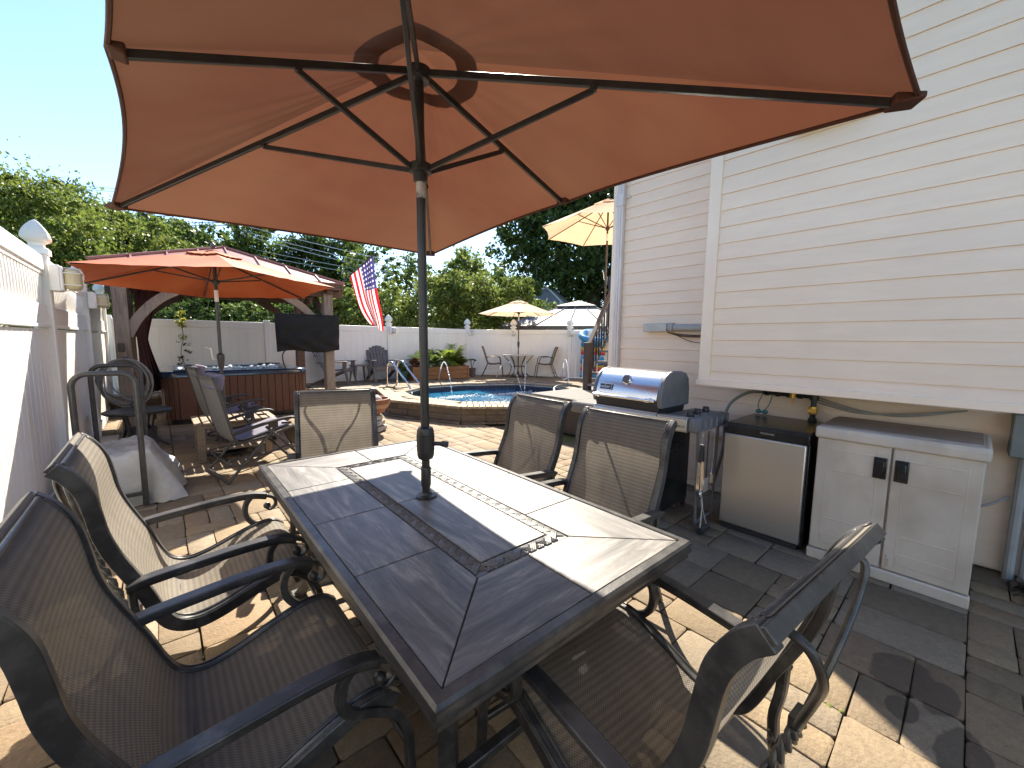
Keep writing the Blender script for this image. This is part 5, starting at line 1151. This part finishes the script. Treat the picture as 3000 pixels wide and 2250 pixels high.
def adirondack():
    t=thing('adirondack_chair','a','chair',world=False)
    mb=MB()
    for i in range(7):
        x=(i-3)*.082; top=.96-.014*(i-3)**2; w_=.074
        mb.add([],[])
        p0=V((x*.86,-.18,.34)); p1=V((x*1.08,-.44,top)); mb.bar(p0,p1,w_*.88,.022,up=(0,1,.5),w2=w_*1.08)
    obj('back_slat',mb,'adir',t,bevel=.008)
    mb=MB()
    for i in range(6):
        f=i/5; mb.box((0,-.16+.50*f,.335+.07*f-.02*math.sin(PI*f)),(.50,.085,.022),rot=Euler((.14,0,0)).to_matrix())
    mb.box((0,.365,.36),(.54,.025,.09)); mb.box((0,-.385,.72),(.56,.03,.06),rot=Euler((-.5,0,0)).to_matrix()); obj('seat',mb,'adir',t,bevel=.006)
    for s in (-1,1):
        mb=MB().bar((s*.30,-.34,.545),(s*.31,.40,.575),.10,.026,w2=.13); mb.bar((s*.30,.33,.38),(s*.31,.34,.565),.03,.10); obj('armrest',mb,'adir',t,bevel=.008)
        mb=MB().bar((s*.285,.34,.40),(s*.29,.42,.0),.045,.10,up=(1,0,0),w2=.04,h2=.055); obj('leg',mb,'adir',t,bevel=.006)
        mb=MB().bar((s*.285,.30,.36),(s*.285,-.48,.0),.045,.12,up=(1,0,0),h2=.06); obj('leg',mb,'adir',t,bevel=.006)
    return t
ad=adirondack(); ad.location=(4.62,10.72,DZ); ad.rotation_euler.z=PI-.12; ad['label']='grey adirondack chair facing the pool, between the small side table and the planter'; ad['group']='adirondack chairs by the pool fence'
dup(ad,(3.36,10.62,DZ),R(-128),'grey adirondack chair turned sideways, partly hidden by the right gazebo post',ad['group'])
T=thing('resin_side_table','small grey resin side table between the two adirondack chairs','table',(4.03,10.75,DZ))
obj('tabletop',MB().box((4.03,10.75,DZ+.44),(.42,.42,.03)),'adir',T,bevel=.012)
for sx in (-1,1):
    for sy in (-1,1): obj('leg',MB().bar((4.03+sx*.16,10.75+sy*.16,DZ+.43),(4.03+sx*.20,10.75+sy*.20,DZ),.05,.05,w2=.03,h2=.03),'adir',T,bevel=.005)
def frond(mb,base,dirv,L_,droop,nl,ll):
    d=V(dirv).normalized(); pts=[]
    for i in range(9):
        t=i/8; p=V(base)+d*L_*t; p.z+=-droop*t*t*L_; pts.append(p)
    mb.tube(pts,.006,4)
    for i in range(nl):
        t=.25+.75*i/nl; k=t*8; p=pts[int(min(k,7))].lerp(pts[min(int(k)+1,8)],k-int(k)); tg=(pts[8]-pts[5]).normalized(); sd=tg.cross(V((0,0,1))).normalized()
        for s in (-1,1):
            tip=p+(sd*s*.8+tg*.7+V((0,0,-.25))).normalized()*ll*(1-.4*abs(2*t-1.2)); w_=tg*.016
            mb.add([p-w_,p+w_,tip],[(0,1,2)])
PLX,PLY=6.22,10.42
T=thing('cedar_planter','long cedar plank planter box by the fence, filled with palms and red foliage','planter',(PLX,PLY,DZ))
mb=MB(); pr=-.10; ex=V((math.cos(pr),math.sin(pr),0)); ey=V((-ex.y,ex.x,0)); pc=V((PLX,PLY,0))
for k in range(3):
    z=DZ+.065+.125*k
    for s in (-1,1):
        for h_ in (-1,1): c=pc+ex*h_*.435+ey*s*.26; mb.box((c.x,c.y,z),(.862,.03,.118),pr); 
    for s in (-1,1): c=pc+ex*s*.875; mb.box((c.x,c.y,z),(.03,.50,.118),pr)
obj('plank',mb,'cedar',T,bevel=.006)
mb=MB()
for s in (-1,1):
    for q in (-1,0,1): c=pc+ex*q*.86+ey*s*.275; mb.box((c.x,c.y,DZ+.19),(.06,.03,.38),pr)
mb.box((PLX,PLY,DZ+.385),(1.80,.06,.02),pr); obj('frame',mb,'cedar',T,bevel=.004)
obj('soil_fill',MB().box((PLX,PLY,DZ+.33),(1.68,.46,.04),pr),'soil',T)
def palm(name,label,c,n,L_,seed,material='leaf_palm',group='plants in the cedar planter'):
    t=thing(name,label,'plant',c,0,group); r=random.Random(seed); mb=MB()
    for k in range(n):
        a=2*PI*k/n+r.uniform(-.3,.3); up_=r.uniform(.9,2.8); frond(mb,V(c),(math.cos(a),math.sin(a),up_),L_*r.uniform(.7,1.05),r.uniform(.2,.7),14,L_*.36)
    obj('fronds',mb,material,t,smooth=0,recalc=False); return t
palm('palm_plant','bright yellow green palm, tallest plant right of the umbrella pole in the cedar planter',(6.60,10.40,DZ+.36),26,.88,1,'leaf_palm')
palm('palm_plant','dark green palm just right of the umbrella pole in the cedar planter',(6.20,10.42,DZ+.36),26,.80,2,'leaf_mid')
palm('palm_plant','feathery dark palm left of the umbrella pole in the cedar planter',(5.68,10.45,DZ+.36),20,.72,3,'leaf_mid')
palm('palm_plant','low dark palm at the right of the cedar planter',(6.85,10.34,DZ+.34),18,.55,4,'leaf_mid')
for x,lb in ((5.46,'rusty red leafy plant at the left end of the cedar planter'),(6.98,'rusty red leafy plant at the right end of the cedar planter')):
    t=thing('red_plant',lb,'plant',(x,10.36,DZ+.34),0,'plants in the cedar planter'); leaves('foliage',[(x,10.36,DZ+.48,.17,.12,.13)],420,.075,'leaf_red',t,int(x*9),cl=20)
T=thing('flower_pot','dark flower pot with a small leggy plant right of the cedar planter','pot',(7.5,10.5,DZ)); obj('pot',MB().lathe([(.09,0),(.125,.22),(.135,.26),(.115,.26),(.10,.2),(0,.2)],(7.5,10.5,DZ),20),'adir',T)
mb=MB()
for k in range(5): a=k*1.3; mb.tube(spline([(7.5,10.5,DZ+.2),(7.5+.04*math.cos(a),10.5+.04*math.sin(a),DZ+.36),(7.5+.11*math.cos(a),10.5+.11*math.sin(a),DZ+.52)],4),.006,5)
obj('stem',mb,'leaf_dry',T); leaves('foliage',[(7.5+.11*math.cos(k*1.3),10.5+.11*math.sin(k*1.3),DZ+.53,.05,.05,.04) for k in range(5)],90,.06,'leaf_mid',T,9,cl=12)
T=thing('flower_pot','small green pot with drooping plant behind the pool handrail','pot',(5.12,10.5,DZ)); obj('pot',MB().lathe([(.12,0),(.17,.24),(.18,.27),(.16,.27),(.14,.2),(0,.2)],(5.12,10.5,DZ),18),'green_mat',T); leaves('foliage',[(5.12,10.5,DZ+.36,.18,.16,.10)],260,.09,'leaf_mid',T,3,cl=14)
# ================================================================ BISTRO SET
BC=V((8.62,9.55,DZ))
hex_umbrella('bistro_umbrella','sand coloured patio umbrella over the bistro table beyond the pool',(BC.x,BC.y),8,1.28,2.26,2.70,DZ,'cream_cloth',rot=.2,tiltv=(.0,.0),crank=1.02,pole='copper_brown')
T=thing('bistro_table','round wrought iron bistro table beside the far fence corner','table',BC)
obj('tabletop',MB().lathe([(0,.675),(.50,.675),(.515,.68),(.515,.70),(.50,.705),(0,.703)],BC,36),'concrete',T)
for k in range(6):
    a=k*PI/3+.3; c,s=math.cos(a),math.sin(a); P=lambda rr,z:(BC.x+rr*c,BC.y+rr*s,BC.z+z)
    obj('leg',MB().tube(spline([P(.46,.675),P(.40,.60),P(.26,.42),P(.22,.28),P(.28,.10),P(.40,.01)],6),.012,7),'copper_brown',T)
mb=MB()
for zz,rr in ((.33,.235),(.06,.33)): mb.tube([(BC.x+rr*math.cos(2*PI*i/24),BC.y+rr*math.sin(2*PI*i/24),BC.z+zz) for i in range(24)],.010,6,closed=True)
mb.lathe([(.22,.0),(.22,.03),(.05,.06),(.03,.18)],BC,20); obj('ring',mb,'copper_brown',T)
def bistro_chair():
    t=thing('bistro_chair','b','chair',world=False)
    for s in (-1,1):
        mb=MB().tube(spline([(s*.24,-.36,.95),(s*.24,-.30,.80),(s*.24,-.20,.47),(s*.24,-.15,.41),(s*.24,.02,.40),(s*.24,.22,.43)],5),.013,8); mb.tube(spline([(s*.24,.22,.43),(s*.25,.27,.30),(s*.25,.30,.0)],5),.012,8); obj('side_frame',mb,'copper_brown',t)
        obj('leg',MB().tube(spline([(s*.24,-.17,.44),(s*.25,-.26,.25),(s*.26,-.37,.0)],5),.012,8),'copper_brown',t)
        obj('armrest',MB().tube(spline([(s*.25,-.23,.60),(s*.27,-.10,.645),(s*.27,.08,.64),(s*.27,.19,.60),(s*.25,.23,.44)],5),.012,8),'copper_brown',t)
    mb=MB().tube([(-.24,-.36,.95),(.24,-.36,.95)],.012,8); mb.tube([(-.24,.22,.43),(.24,.22,.43)],.012,8); mb.tube([(-.255,-.30,.15),(.255,-.30,.15)],.010,6); obj('cross_bar',mb,'copper_brown',t)
    pp=spline([(0,-.355,.94),(0,-.29,.78),(0,-.19,.46),(0,-.14,.405),(0,.02,.40),(0,.21,.43)],6)
    def fn(u,v):
        d=v*(len(pp)-1); i=min(int(d),len(pp)-2); p=pp[i].lerp(pp[i+1],d-i); return V(((u-.5)*.47,p.y+.008*math.sin(PI*u),p.z))
    obj('sling',MB().grid(fn,5,26),'sling',t,smooth=80,recalc=False); return t
bcx=bistro_chair(); bcx.location=(BC.x-RT.x*.78,BC.y-RT.y*.78,DZ); bcx.rotation_euler.z=R(-131); bcx['label']='sling bistro chair left of the round iron table by the far fence'; bcx['group']='bistro chairs by the far fence'
dup(bcx,(BC.x+RT.x*.86,BC.y+RT.y*.86,DZ),R(52),'sling bistro chair right of the round iron table, beside the water arcs',bcx['group'])
# ================================================================ POOL FLOATS, PICKET RAIL, STAIRS, UPPER UMBRELLA
def float_stack(label,cx,cy,ang,cols,z0,w_):
    t=thing('pool_float',label,'pool float',(cx,cy,z0),0,'pool floats by the far fence'); ex=V((math.cos(ang),math.sin(ang),0)); z=z0
    for c_,h_ in cols:
        mb=MB(); c=V((cx,cy,z+h_/2)); mb.tube([c-ex*w_/2,c-ex*w_*.42,c+ex*w_*.42,c+ex*w_/2],[h_*.30,h_*.54,h_*.54,h_*.30],14); obj('tube',mb,c_,t); z+=h_*.93
    return z
def ring_float(label,c,R_,r_,nrmv,m1,m2):
    t=thing('ring_float',label,'pool float',c,0,'pool floats by the far fence'); q=V(nrmv).to_track_quat('Z','Y').to_matrix()
    for m_,a0,a1 in ((m1,0,PI),(m2,PI,2*PI)): obj('ring',MB().tube([V(c)+q@V((R_*math.cos(a0+(a1-a0)*i/18),R_*math.sin(a0+(a1-a0)*i/18),0)) for i in range(19)],r_,12),m_,t)
fa=math.atan2(-1.6,1.0)
float_stack('striped pool float in blue, yellow and red standing left of the stair post',10.22,7.85,fa,[('blue_vinyl',.14),('sky_vinyl',.10),('red_vinyl',.10),('yellow_vinyl',.10),('blue_vinyl',.24),('sky_vinyl',.10),('red_vinyl',.12),('yellow_vinyl',.14),('blue_vinyl',.20)],DZ,.74)
float_stack('striped pool float in blue, pink and yellow seen through the stair balusters',10.72,7.10,fa,[('blue_vinyl',.12),('sky_vinyl',.12),('red_vinyl',.14),('pink_vinyl',.14),('sky_vinyl',.20),('blue_vinyl',.12),('cedar',.14),('yellow_vinyl',.15),('cedar',.16)],DZ,.74)
ring_float('pale blue swim ring lying on top of the striped float left of the stair post',(10.2,7.83,1.60),.36,.105,(-.25,-.30,.92),'sky_vinyl','blue_vinyl')
ring_float('yellow and blue swim ring on top of the float behind the stair rail',(10.75,7.05,1.60),.34,.11,(-.25,-.30,.92),'yellow_vinyl','blue_vinyl')
T=thing('grey_parasol','small closed grey sunshade tip standing behind the pale blue swim ring','umbrella',(10.35,7.8,1.6)); obj('cone',MB().lathe([(.07,1.66),(.06,1.75),(.015,1.86),(.008,1.95)],(10.34,7.72,0),12),'galv',T)
T=thing('picket_rail','low white metal picket rail in front of the pool floats','railing',(9.8,8.0,DZ))
mb=MB(); a=V((9.50,8.22,DZ)); b_=V((10.6,6.6,DZ))
for i in range(10): p=a.lerp(b_,i/9); mb.tube([p,p+V((0,0,.62 if i%5 else .66))],.012,8); 
mb.tube([a+V((0,0,.03)),b_+V((0,0,.03))],.02,8); obj('picket',mb,'white_paint',T)
mb=MB()
for i in (0,5): p=a.lerp(b_,i/9); mb.sphere(p+V((0,0,.68)),.03,10,8); mb.box(p+V((-.25,-.12,.012)),(.6,.05,.024),.5)
obj('foot',mb,'white_paint',T)
LZ=.58
T=thing('deck_landing','grey composite board landing at the foot of the stairs beside the pool','deck',(5.4,4.1,0))
mb=MB()
for i in range(11): y=3.34+.142*i; x0=4.66; mb.box((5.5,y,LZ-.013),(1.70,.137,.026))
obj('board',mb,'composite',T,bevel=.003,segs=1)
mb=MB().box((5.5,4.08,LZ-.10),(1.62,1.50,.13)); mb.box((5.5,4.08,.26),(1.5,1.40,.5)); obj('skirt',mb,'dark_brown',T)
T=thing('pool_skimmer','white half round skimmer lid with a dark rim at the right end of the pool','lid',(6.9,5.5,DZ))
mb=MB().tube([(6.85+.52*math.cos(a),5.75+.34*math.sin(a),DZ+.03+.12*math.sin(a)) for a in [PI*i/16 for i in range(17)]],.028,8); obj('rim',mb,'dark_plastic',T)
mb=MB().lathe([(.48,.0),(.46,.05),(.0,.09)],(6.85,5.62,DZ+.005),24); obj('lid',mb,'white_paint',T)
SP0=V((5.80,4.56,LZ)); SP1=V((6.80,4.80,1.76))
T=thing('stair_railing','dark brown stair railing with balusters climbing behind the house corner','railing',SP0)
obj('newel_post',MB().box((SP0.x,SP0.y,LZ+.42),(.115,.115,.86)),'dark_brown',T,bevel=.005)
obj('newel_post',MB().box((SP1.x,SP1.y,2.2),(.115,.115,1.05)),'pole_black',T,bevel=.005)
dS=SP1-SP0; up0,up1=SP0+V((0,0,.78)),SP1+V((0,0,.72)); mb=MB().bar(up0,up1,.075,.05); mb.bar(SP0+V((0,0,.10)),SP1+V((0,0,.06)),.05,.04); obj('handrail',mb,'dark_brown',T,bevel=.004)
for i in range(1,9):
    p=SP0+dS*i/9; mb=MB().bar(p+V((0,0,.08)),p+V((0,0,.77)),.022,.022); obj('baluster',mb,'pole_black',T)
T=thing('upper_deck','raised dark deck and stairs behind the house corner','deck',(7,4.2,0))
mb=MB()
for i in range(6): p=SP0+dS*(i+.5)/6; mb.box((p.x,p.y-.55,p.z),(.28,1.0,.04)); mb.box((p.x+.13,p.y-.55,p.z-.1),(.02,1.0,.2))
obj('stair_tread',mb,'composite',T); obj('platform',MB().box((8.1,4.0,1.70),(2.4,2.2,.10)),'composite',T)
mb=MB()
for x,y in ((7.0,3.0),(9.2,3.0),(9.2,5.0)): mb.box((x,y,.8),(.14,.14,1.75))
obj('support',mb,'dark_brown',T)
hex_umbrella('deck_umbrella','sand coloured umbrella on the upper deck, cut off by the house corner',(6.98,5.10),8,1.36,3.67,4.28,1.76,'beige_cloth',rot=.26,crank=.92,pole='copper_brown',s_gap=.16)
# ================================================================ BEYOND THE FENCE
def tree(name,label,group,c,top,rad,n,leaf,material,seed,blobs=None,lean=(0,0),tr=.14,limbs=7,cl=110,surf=.62,spread=.27,base=.25):
    t=thing(name,label,'tree' if 'tree' in name else 'shrub',(c[0],c[1],-.06),0,group); r=random.Random(seed)
    mb=MB(); trunk(mb,(c[0],c[1],-.06),(c[0]+lean[0],c[1]+lean[1],top*.86),tr,tr*.25,rad*.8,limbs,seed); obj('trunk',mb,'bark',t)
    if not blobs:
        h=top*(1-base); blobs=[(0,0,top*base+h*.5,rad*.72,rad*.72,h*.5)]
        for k in range(7): a=r.uniform(0,6.28); q=rad*r.uniform(.35,.75); blobs.append((q*math.cos(a),q*math.sin(a),top*base+h*r.uniform(.2,.85),rad*r.uniform(.3,.5),rad*r.uniform(.3,.5),h*r.uniform(.14,.24)))
        blobs.append((0,0,top-h*.16,rad*.4,rad*.4,h*.17))
    leaves('crown',[(c[0]+b[0]+lean[0]*.6,c[1]+b[1]+lean[1]*.6,*b[2:]) for b in blobs],int(n*1.35),leaf,material,t,seed,cl=cl,surf=surf,spread=spread); return t
def top_z(py,D,px=1500): return at(px,py,D).z
def px_tree(name,label,group,px,py,D,wpx,n,leaf,material,seed,**k):
    p=at(px,py,D); return tree(name,label,group,(p.x,p.y),p.z,wpx/FPX*D/2,n,leaf,material,seed,**k)
GH='shrubs growing along the outside of the pool fence'
HS=[(470,905,13.2,250,'leaf_mid','dark leafy shrub behind the hot tub, at the left end of the fence'),(600,880,13.4,230,'leaf_dark','dark shrub behind the fence, right of the orange umbrella pole'),(735,880,13.6,230,'leaf_mid','green shrub behind the fence, above the left half of the covered television'),
    (875,870,14.0,230,'leaf_dark','dark green shrub behind the right gazebo post'),(1010,850,14.4,220,'leaf_bamboo','feathery green shrub beside the gazebo under the flag pole'),(1130,825,14.8,240,'leaf_bamboo','bright bamboo like shrub right of the flag'),
    (1265,815,15.3,230,'leaf_bamboo','bright bamboo like shrub just right of the big umbrella pole'),(1385,800,15.6,220,'leaf_bamboo','light green bamboo like shrub left of the bistro umbrella'),(1490,820,15.8,210,'leaf_light','pale leafy shrub behind the bistro umbrella canopy'),
    (1590,880,16.2,190,'leaf_mid','leafy shrub behind the right tip of the bistro umbrella')]
for i,(px,py,D,wp,mt,lb) in enumerate(HS):
    px_tree('fence_shrub',lb,GH,px,py,D,wp,12000,.115,mt,40+i,base=.05,tr=.05,limbs=5,cl=80,spread=.26)
GT='trees standing beyond the fences'
px_tree('broad_tree','large light green tree rising at the left edge behind the white side fence',GT,70,505,13.5,560,42000,.125,'leaf_light',1,base=.12)
px_tree('broad_tree','yellow green tree between the left edge tree and the big umbrella corner',GT,300,600,16.5,380,26000,.15,'leaf_light',2,base=.12)
px_tree('dark_tree','dark tree whose top shows behind the yellow green trees at the left',GT,225,560,24,420,16000,.24,'leaf_dark',3,base=.2)
px_tree('dark_tree','dark tree just under the left front corner of the big umbrella',GT,370,615,25,330,14000,.24,'leaf_dark',4,base=.2)
px_tree('broad_tree','medium green tree above the left half of the orange umbrella',GT,480,650,19,330,20000,.18,'leaf_mid',5,base=.15)
px_tree('broad_tree','green tree left of the utility pole above the gazebo roof',GT,610,655,21,260,15000,.19,'leaf_mid',6,base=.15)
px_tree('tall_tree','tall green tree right of the utility pole',GT,765,640,21,250,12000,.20,'leaf_mid',7,base=.18,surf=.75)
px_tree('tall_tree','tall dark tree behind the gazebo roof ridge',GT,900,680,22,240,11000,.21,'leaf_dark',8,base=.18,surf=.75)
px_tree('tall_tree','tree with open crown just left of the flag',GT,1010,690,23,200,8000,.20,'leaf_mid',9,base=.2,surf=.8)
px_tree('airy_tree','thin airy tree with bare stems right of the flag',GT,1090,690,20,230,1500,.20,'leaf_mid',10,base=.3,tr=.09,limbs=14,cl=25)
px_tree('airy_tree','thin airy tree with forked stems left of the big umbrella pole',GT,1190,720,20,200,1300,.20,'leaf_mid',11,base=.3,tr=.10,limbs=14,cl=25)
px_tree('broad_tree','light green round tree between the big umbrella pole and the dark tree',GT,1365,750,22,260,15000,.20,'leaf_light',12,base=.15)
px_tree('broad_tree','small green tree behind the bistro umbrella top',GT,1480,800,21,200,10000,.19,'leaf_mid',13,base=.15)
p=at(1740,900,30)
tree('dark_tree','big dark leafy tree behind the upper deck umbrella with a thick trunk',GT,(p.x,p.y),15.4,7.2,34000,.34,'leaf_dark',14,tr=.72,limbs=10,surf=.6,
     blobs=[(a*1.71,b*1.71,(c-1.45)*1.71+1.45,d*1.71,e*1.71,f*1.71) for a,b,c,d,e,f in [(0,0,5.6,3.4,3.4,2.6),(-1.4,1.0,7.2,2.0,2.0,1.7),(-2.2,1.5,5.2,1.6,1.6,1.3),(-2.5,1.8,6.4,1.3,1.3,.9),(-1.9,1.4,3.9,1.5,1.5,.8),(0,0,8.3,2.4,2.4,1.4),(1.5,-1,6.5,2.5,2.5,2),(.6,0,3.0,2.2,2.2,1.2)]],cl=70)
pts=[]
for k in range(46):
    a=R(-62+k*3.6); D=44+6*math.sin(k*1.7); pts.append((D*math.sin(a+.35),D*math.cos(a+.35),1.8+.8*math.sin(k*2.3),3.2,3.2,3.0))
tag(leaves('distant_woods',pts,26000,.42,'leaf_mid',None,77,cl=50),kind='stuff',label='far off line of woods behind the yard')
# neighbour's hardtop gazebo and house
ng=at(1693,955,15.5); T=thing('hardtop_gazebo','grey metal two tier gazebo roof showing above the fence at the right','gazebo',(ng.x,ng.y,0))
def hip(mb,cx,cy,h0,z0,h1,z1,ang,th=.03):
    def rg(h,z): return [V((cx+h*(i*math.cos(ang)-j*math.sin(ang)),cy+h*(i*math.sin(ang)+j*math.cos(ang)),z)) for i,j in ((-1,-1),(1,-1),(1,1),(-1,1))]
    a,b_=rg(h0,z0),rg(h1,z1); c,d=rg(h0,z0-th),rg(h1,z1-th)
    mb.add(a+b_+c+d,[(k,(k+1)%4,4+(k+1)%4,4+k) for k in range(4)]+[(8+(k+1)%4,8+k,12+k,12+(k+1)%4) for k in range(4)]+[(k,8+k,8+(k+1)%4,(k+1)%4) for k in range(4)]+[(4,5,6,7)]); return a,b_
an=R(32); mb=MB(); lo,hi_=hip(mb,ng.x,ng.y,2.3,1.95,.58,2.72,an); hip(mb,ng.x,ng.y,.72,2.74,.03,2.98,an); rf=obj('roof',mb,'roof_grey',T,smooth=0)
mb=MB()
for k in range(4):
    for i in range(1,4):
        t=i/4; mb.bar(lo[k].lerp(lo[(k+1)%4],t)+V((0,0,.01)),hi_[k].lerp(hi_[(k+1)%4],t)+V((0,0,.01)),.03,.02)
    mb.bar(lo[k],hi_[k],.05,.04)
obj('seam',mb,'shingle',rf)
mb=MB()
for k in range(4): a,b_=lo[k],lo[(k+1)%4]; mb.bar(a+V((0,0,-.09)),b_+V((0,0,-.09)),.06,.16)
obj('eave_beam',mb,'black_gloss',T)
for k in range(4): p=lo[k].lerp(V((ng.x,ng.y,lo[k].z)),.12); obj('post',MB().box((p.x,p.y,.95),(.12,.12,1.95)),'black_gloss',T)
nh=at(1610,905,27); T=thing('neighbour_house','neighbouring house whose grey shingle roof shows under the dark tree','house',(nh.x,nh.y,0))
ha=R(25); ex=V((math.cos(ha),math.sin(ha),0)); ey=V((-ex.y,ex.x,0)); c0=V((nh.x,nh.y,0))
mb=MB().box((nh.x,nh.y,1.3),(5.0,5.0,2.7),ha); obj('wall',mb,'shingle',T,smooth=0)
q=lambda a,b_,z:c0+ex*a+ey*b_+V((0,0,z))
mb=MB().add([q(-2.9,-2.9,2.5),q(2.9,-2.9,2.5),q(2.9,2.9,2.5),q(-2.9,2.9,2.5),q(-.6,0,4.9),q(1.6,0,4.9)],[(0,1,5,4),(1,2,5),(2,3,4,5),(3,0,4),(3,2,1,0)]); obj('roof',mb,'shingle',T,smooth=0)
mb=MB()
for s in (-1,1): mb.bar(q(-2.9,s*2.9,2.53),q(-.6,0,4.93),.16,.05)
obj('ridge_cap',mb,'concrete',T)
p=at(1660,930,20); T=thing('dark_gazebo','dark low garden roof behind the grey gazebo','gazebo',(p.x,p.y,0)); mb=MB(); hip(mb,p.x,p.y,1.5,2.35,.1,3.0,.3); obj('roof',mb,'meter_grey',T,smooth=0)
for i,j in ((-1,-1),(1,-1),(1,1),(-1,1)): obj('post',MB().box((p.x+i*1.1,p.y+j*1.1,1.15),(.12,.12,2.35)),'black_gloss',T)
# utility pole and lines
up_=at(693,700,23); T=thing('utility_pole','weathered wooden utility pole among the trees above the gazebo','pole',(up_.x,up_.y,0))
obj('pole',MB().lathe([(.16,0),(.12,10.5),(0,10.5)],(up_.x,up_.y,0),12),'utility_wood',T); mb=MB().box((up_.x,up_.y,9.8),(2.2,.1,.12),.6); mb.box((up_.x,up_.y,7.6),(.25,.25,.5)); obj('crossarm',mb,'utility_wood',T)
def line(label,a,b_,sag,r_,m_):
    pts=[]; a,b_=V(a),V(b_)
    for i in range(25): t=i/24; p=a.lerp(b_,t); p.z-=4*sag*t*(1-t); pts.append(p)
    tag(obj('overhead_cable',MB().tube(pts,r_,5),m_),label,'cable','overhead cables')
line('highest thin cable against the sky at the upper left',at(-400,480,26),at(693,585,23),.05,.014,'cable')
line('second thin cable in the sky just under the highest one at the upper left',at(-400,492,26),at(693,592,23),.06,.012,'cable')
line('single thin cable low in the left sky, dipping behind the dark tree tops',at(-400,545,26),at(693,612,23),.05,.012,'cable')
line('upper dark cable crossing the left trees below the umbrella corner',at(-300,605,22),at(760,636,23),.12,.022,'cable')
line('middle dark cable crossing the left trees below the umbrella corner',at(-300,640,22),at(700,652,23),.10,.022,'cable')
line('lower dark cable crossing the left trees below the umbrella corner',at(-300,652,22),at(690,660,23),.10,.022,'cable')
for i,(y0,y1,lb) in enumerate(((655,765,'topmost pale cable slanting down from the utility pole to the flag'),(672,785,'pale cable slanting from the utility pole to the flag, second from the top'),(682,800,'pale cable slanting from the utility pole to the flag, third from the top'),(720,805,'thin pale cable slanting over the gazebo ridge toward the flag'),(735,818,'lowest pale cable slanting over the gazebo ridge toward the flag'),(835,880,'pair of bright service lines just right of the gazebo eave'))):
    line(lb,at(693 if i<5 else 930,y0,20.0),at(1150 if i<5 else 1060,y1,19.0),.05,.016 if i<3 else .012,'cable_light')
line('thin cable in the open sky left of the dark tree',at(1300,765,28),at(1900,800,28),.05,.014,'cable')
line('lower thin cable in the open sky left of the dark tree',at(1300,780,28),at(1900,808,28),.05,.012,'cable')
# ground clutter close by
mb=MB(); r=random.Random(21)
for (x,y,k,s) in ((2.12,.60,16,.05),(2.30,.47,10,.05),(1.60,.63,12,.04),(1.93,.30,9,.05),(1.25,1.15,14,.05),(.45,3.4,6,.03),(.95,.95,10,.04)):
    for q_ in range(k): mb.sphere((round((x+.868)/.157)*.157-.868+r.gauss(0,.006),y+r.gauss(0,s),-.004),r.uniform(.004,.010),6,4,(1,1,.6))
tag(obj('moss',mb,'moss',smooth=60),kind='stuff',label='bright green moss in the joints of the sunlit pavers')
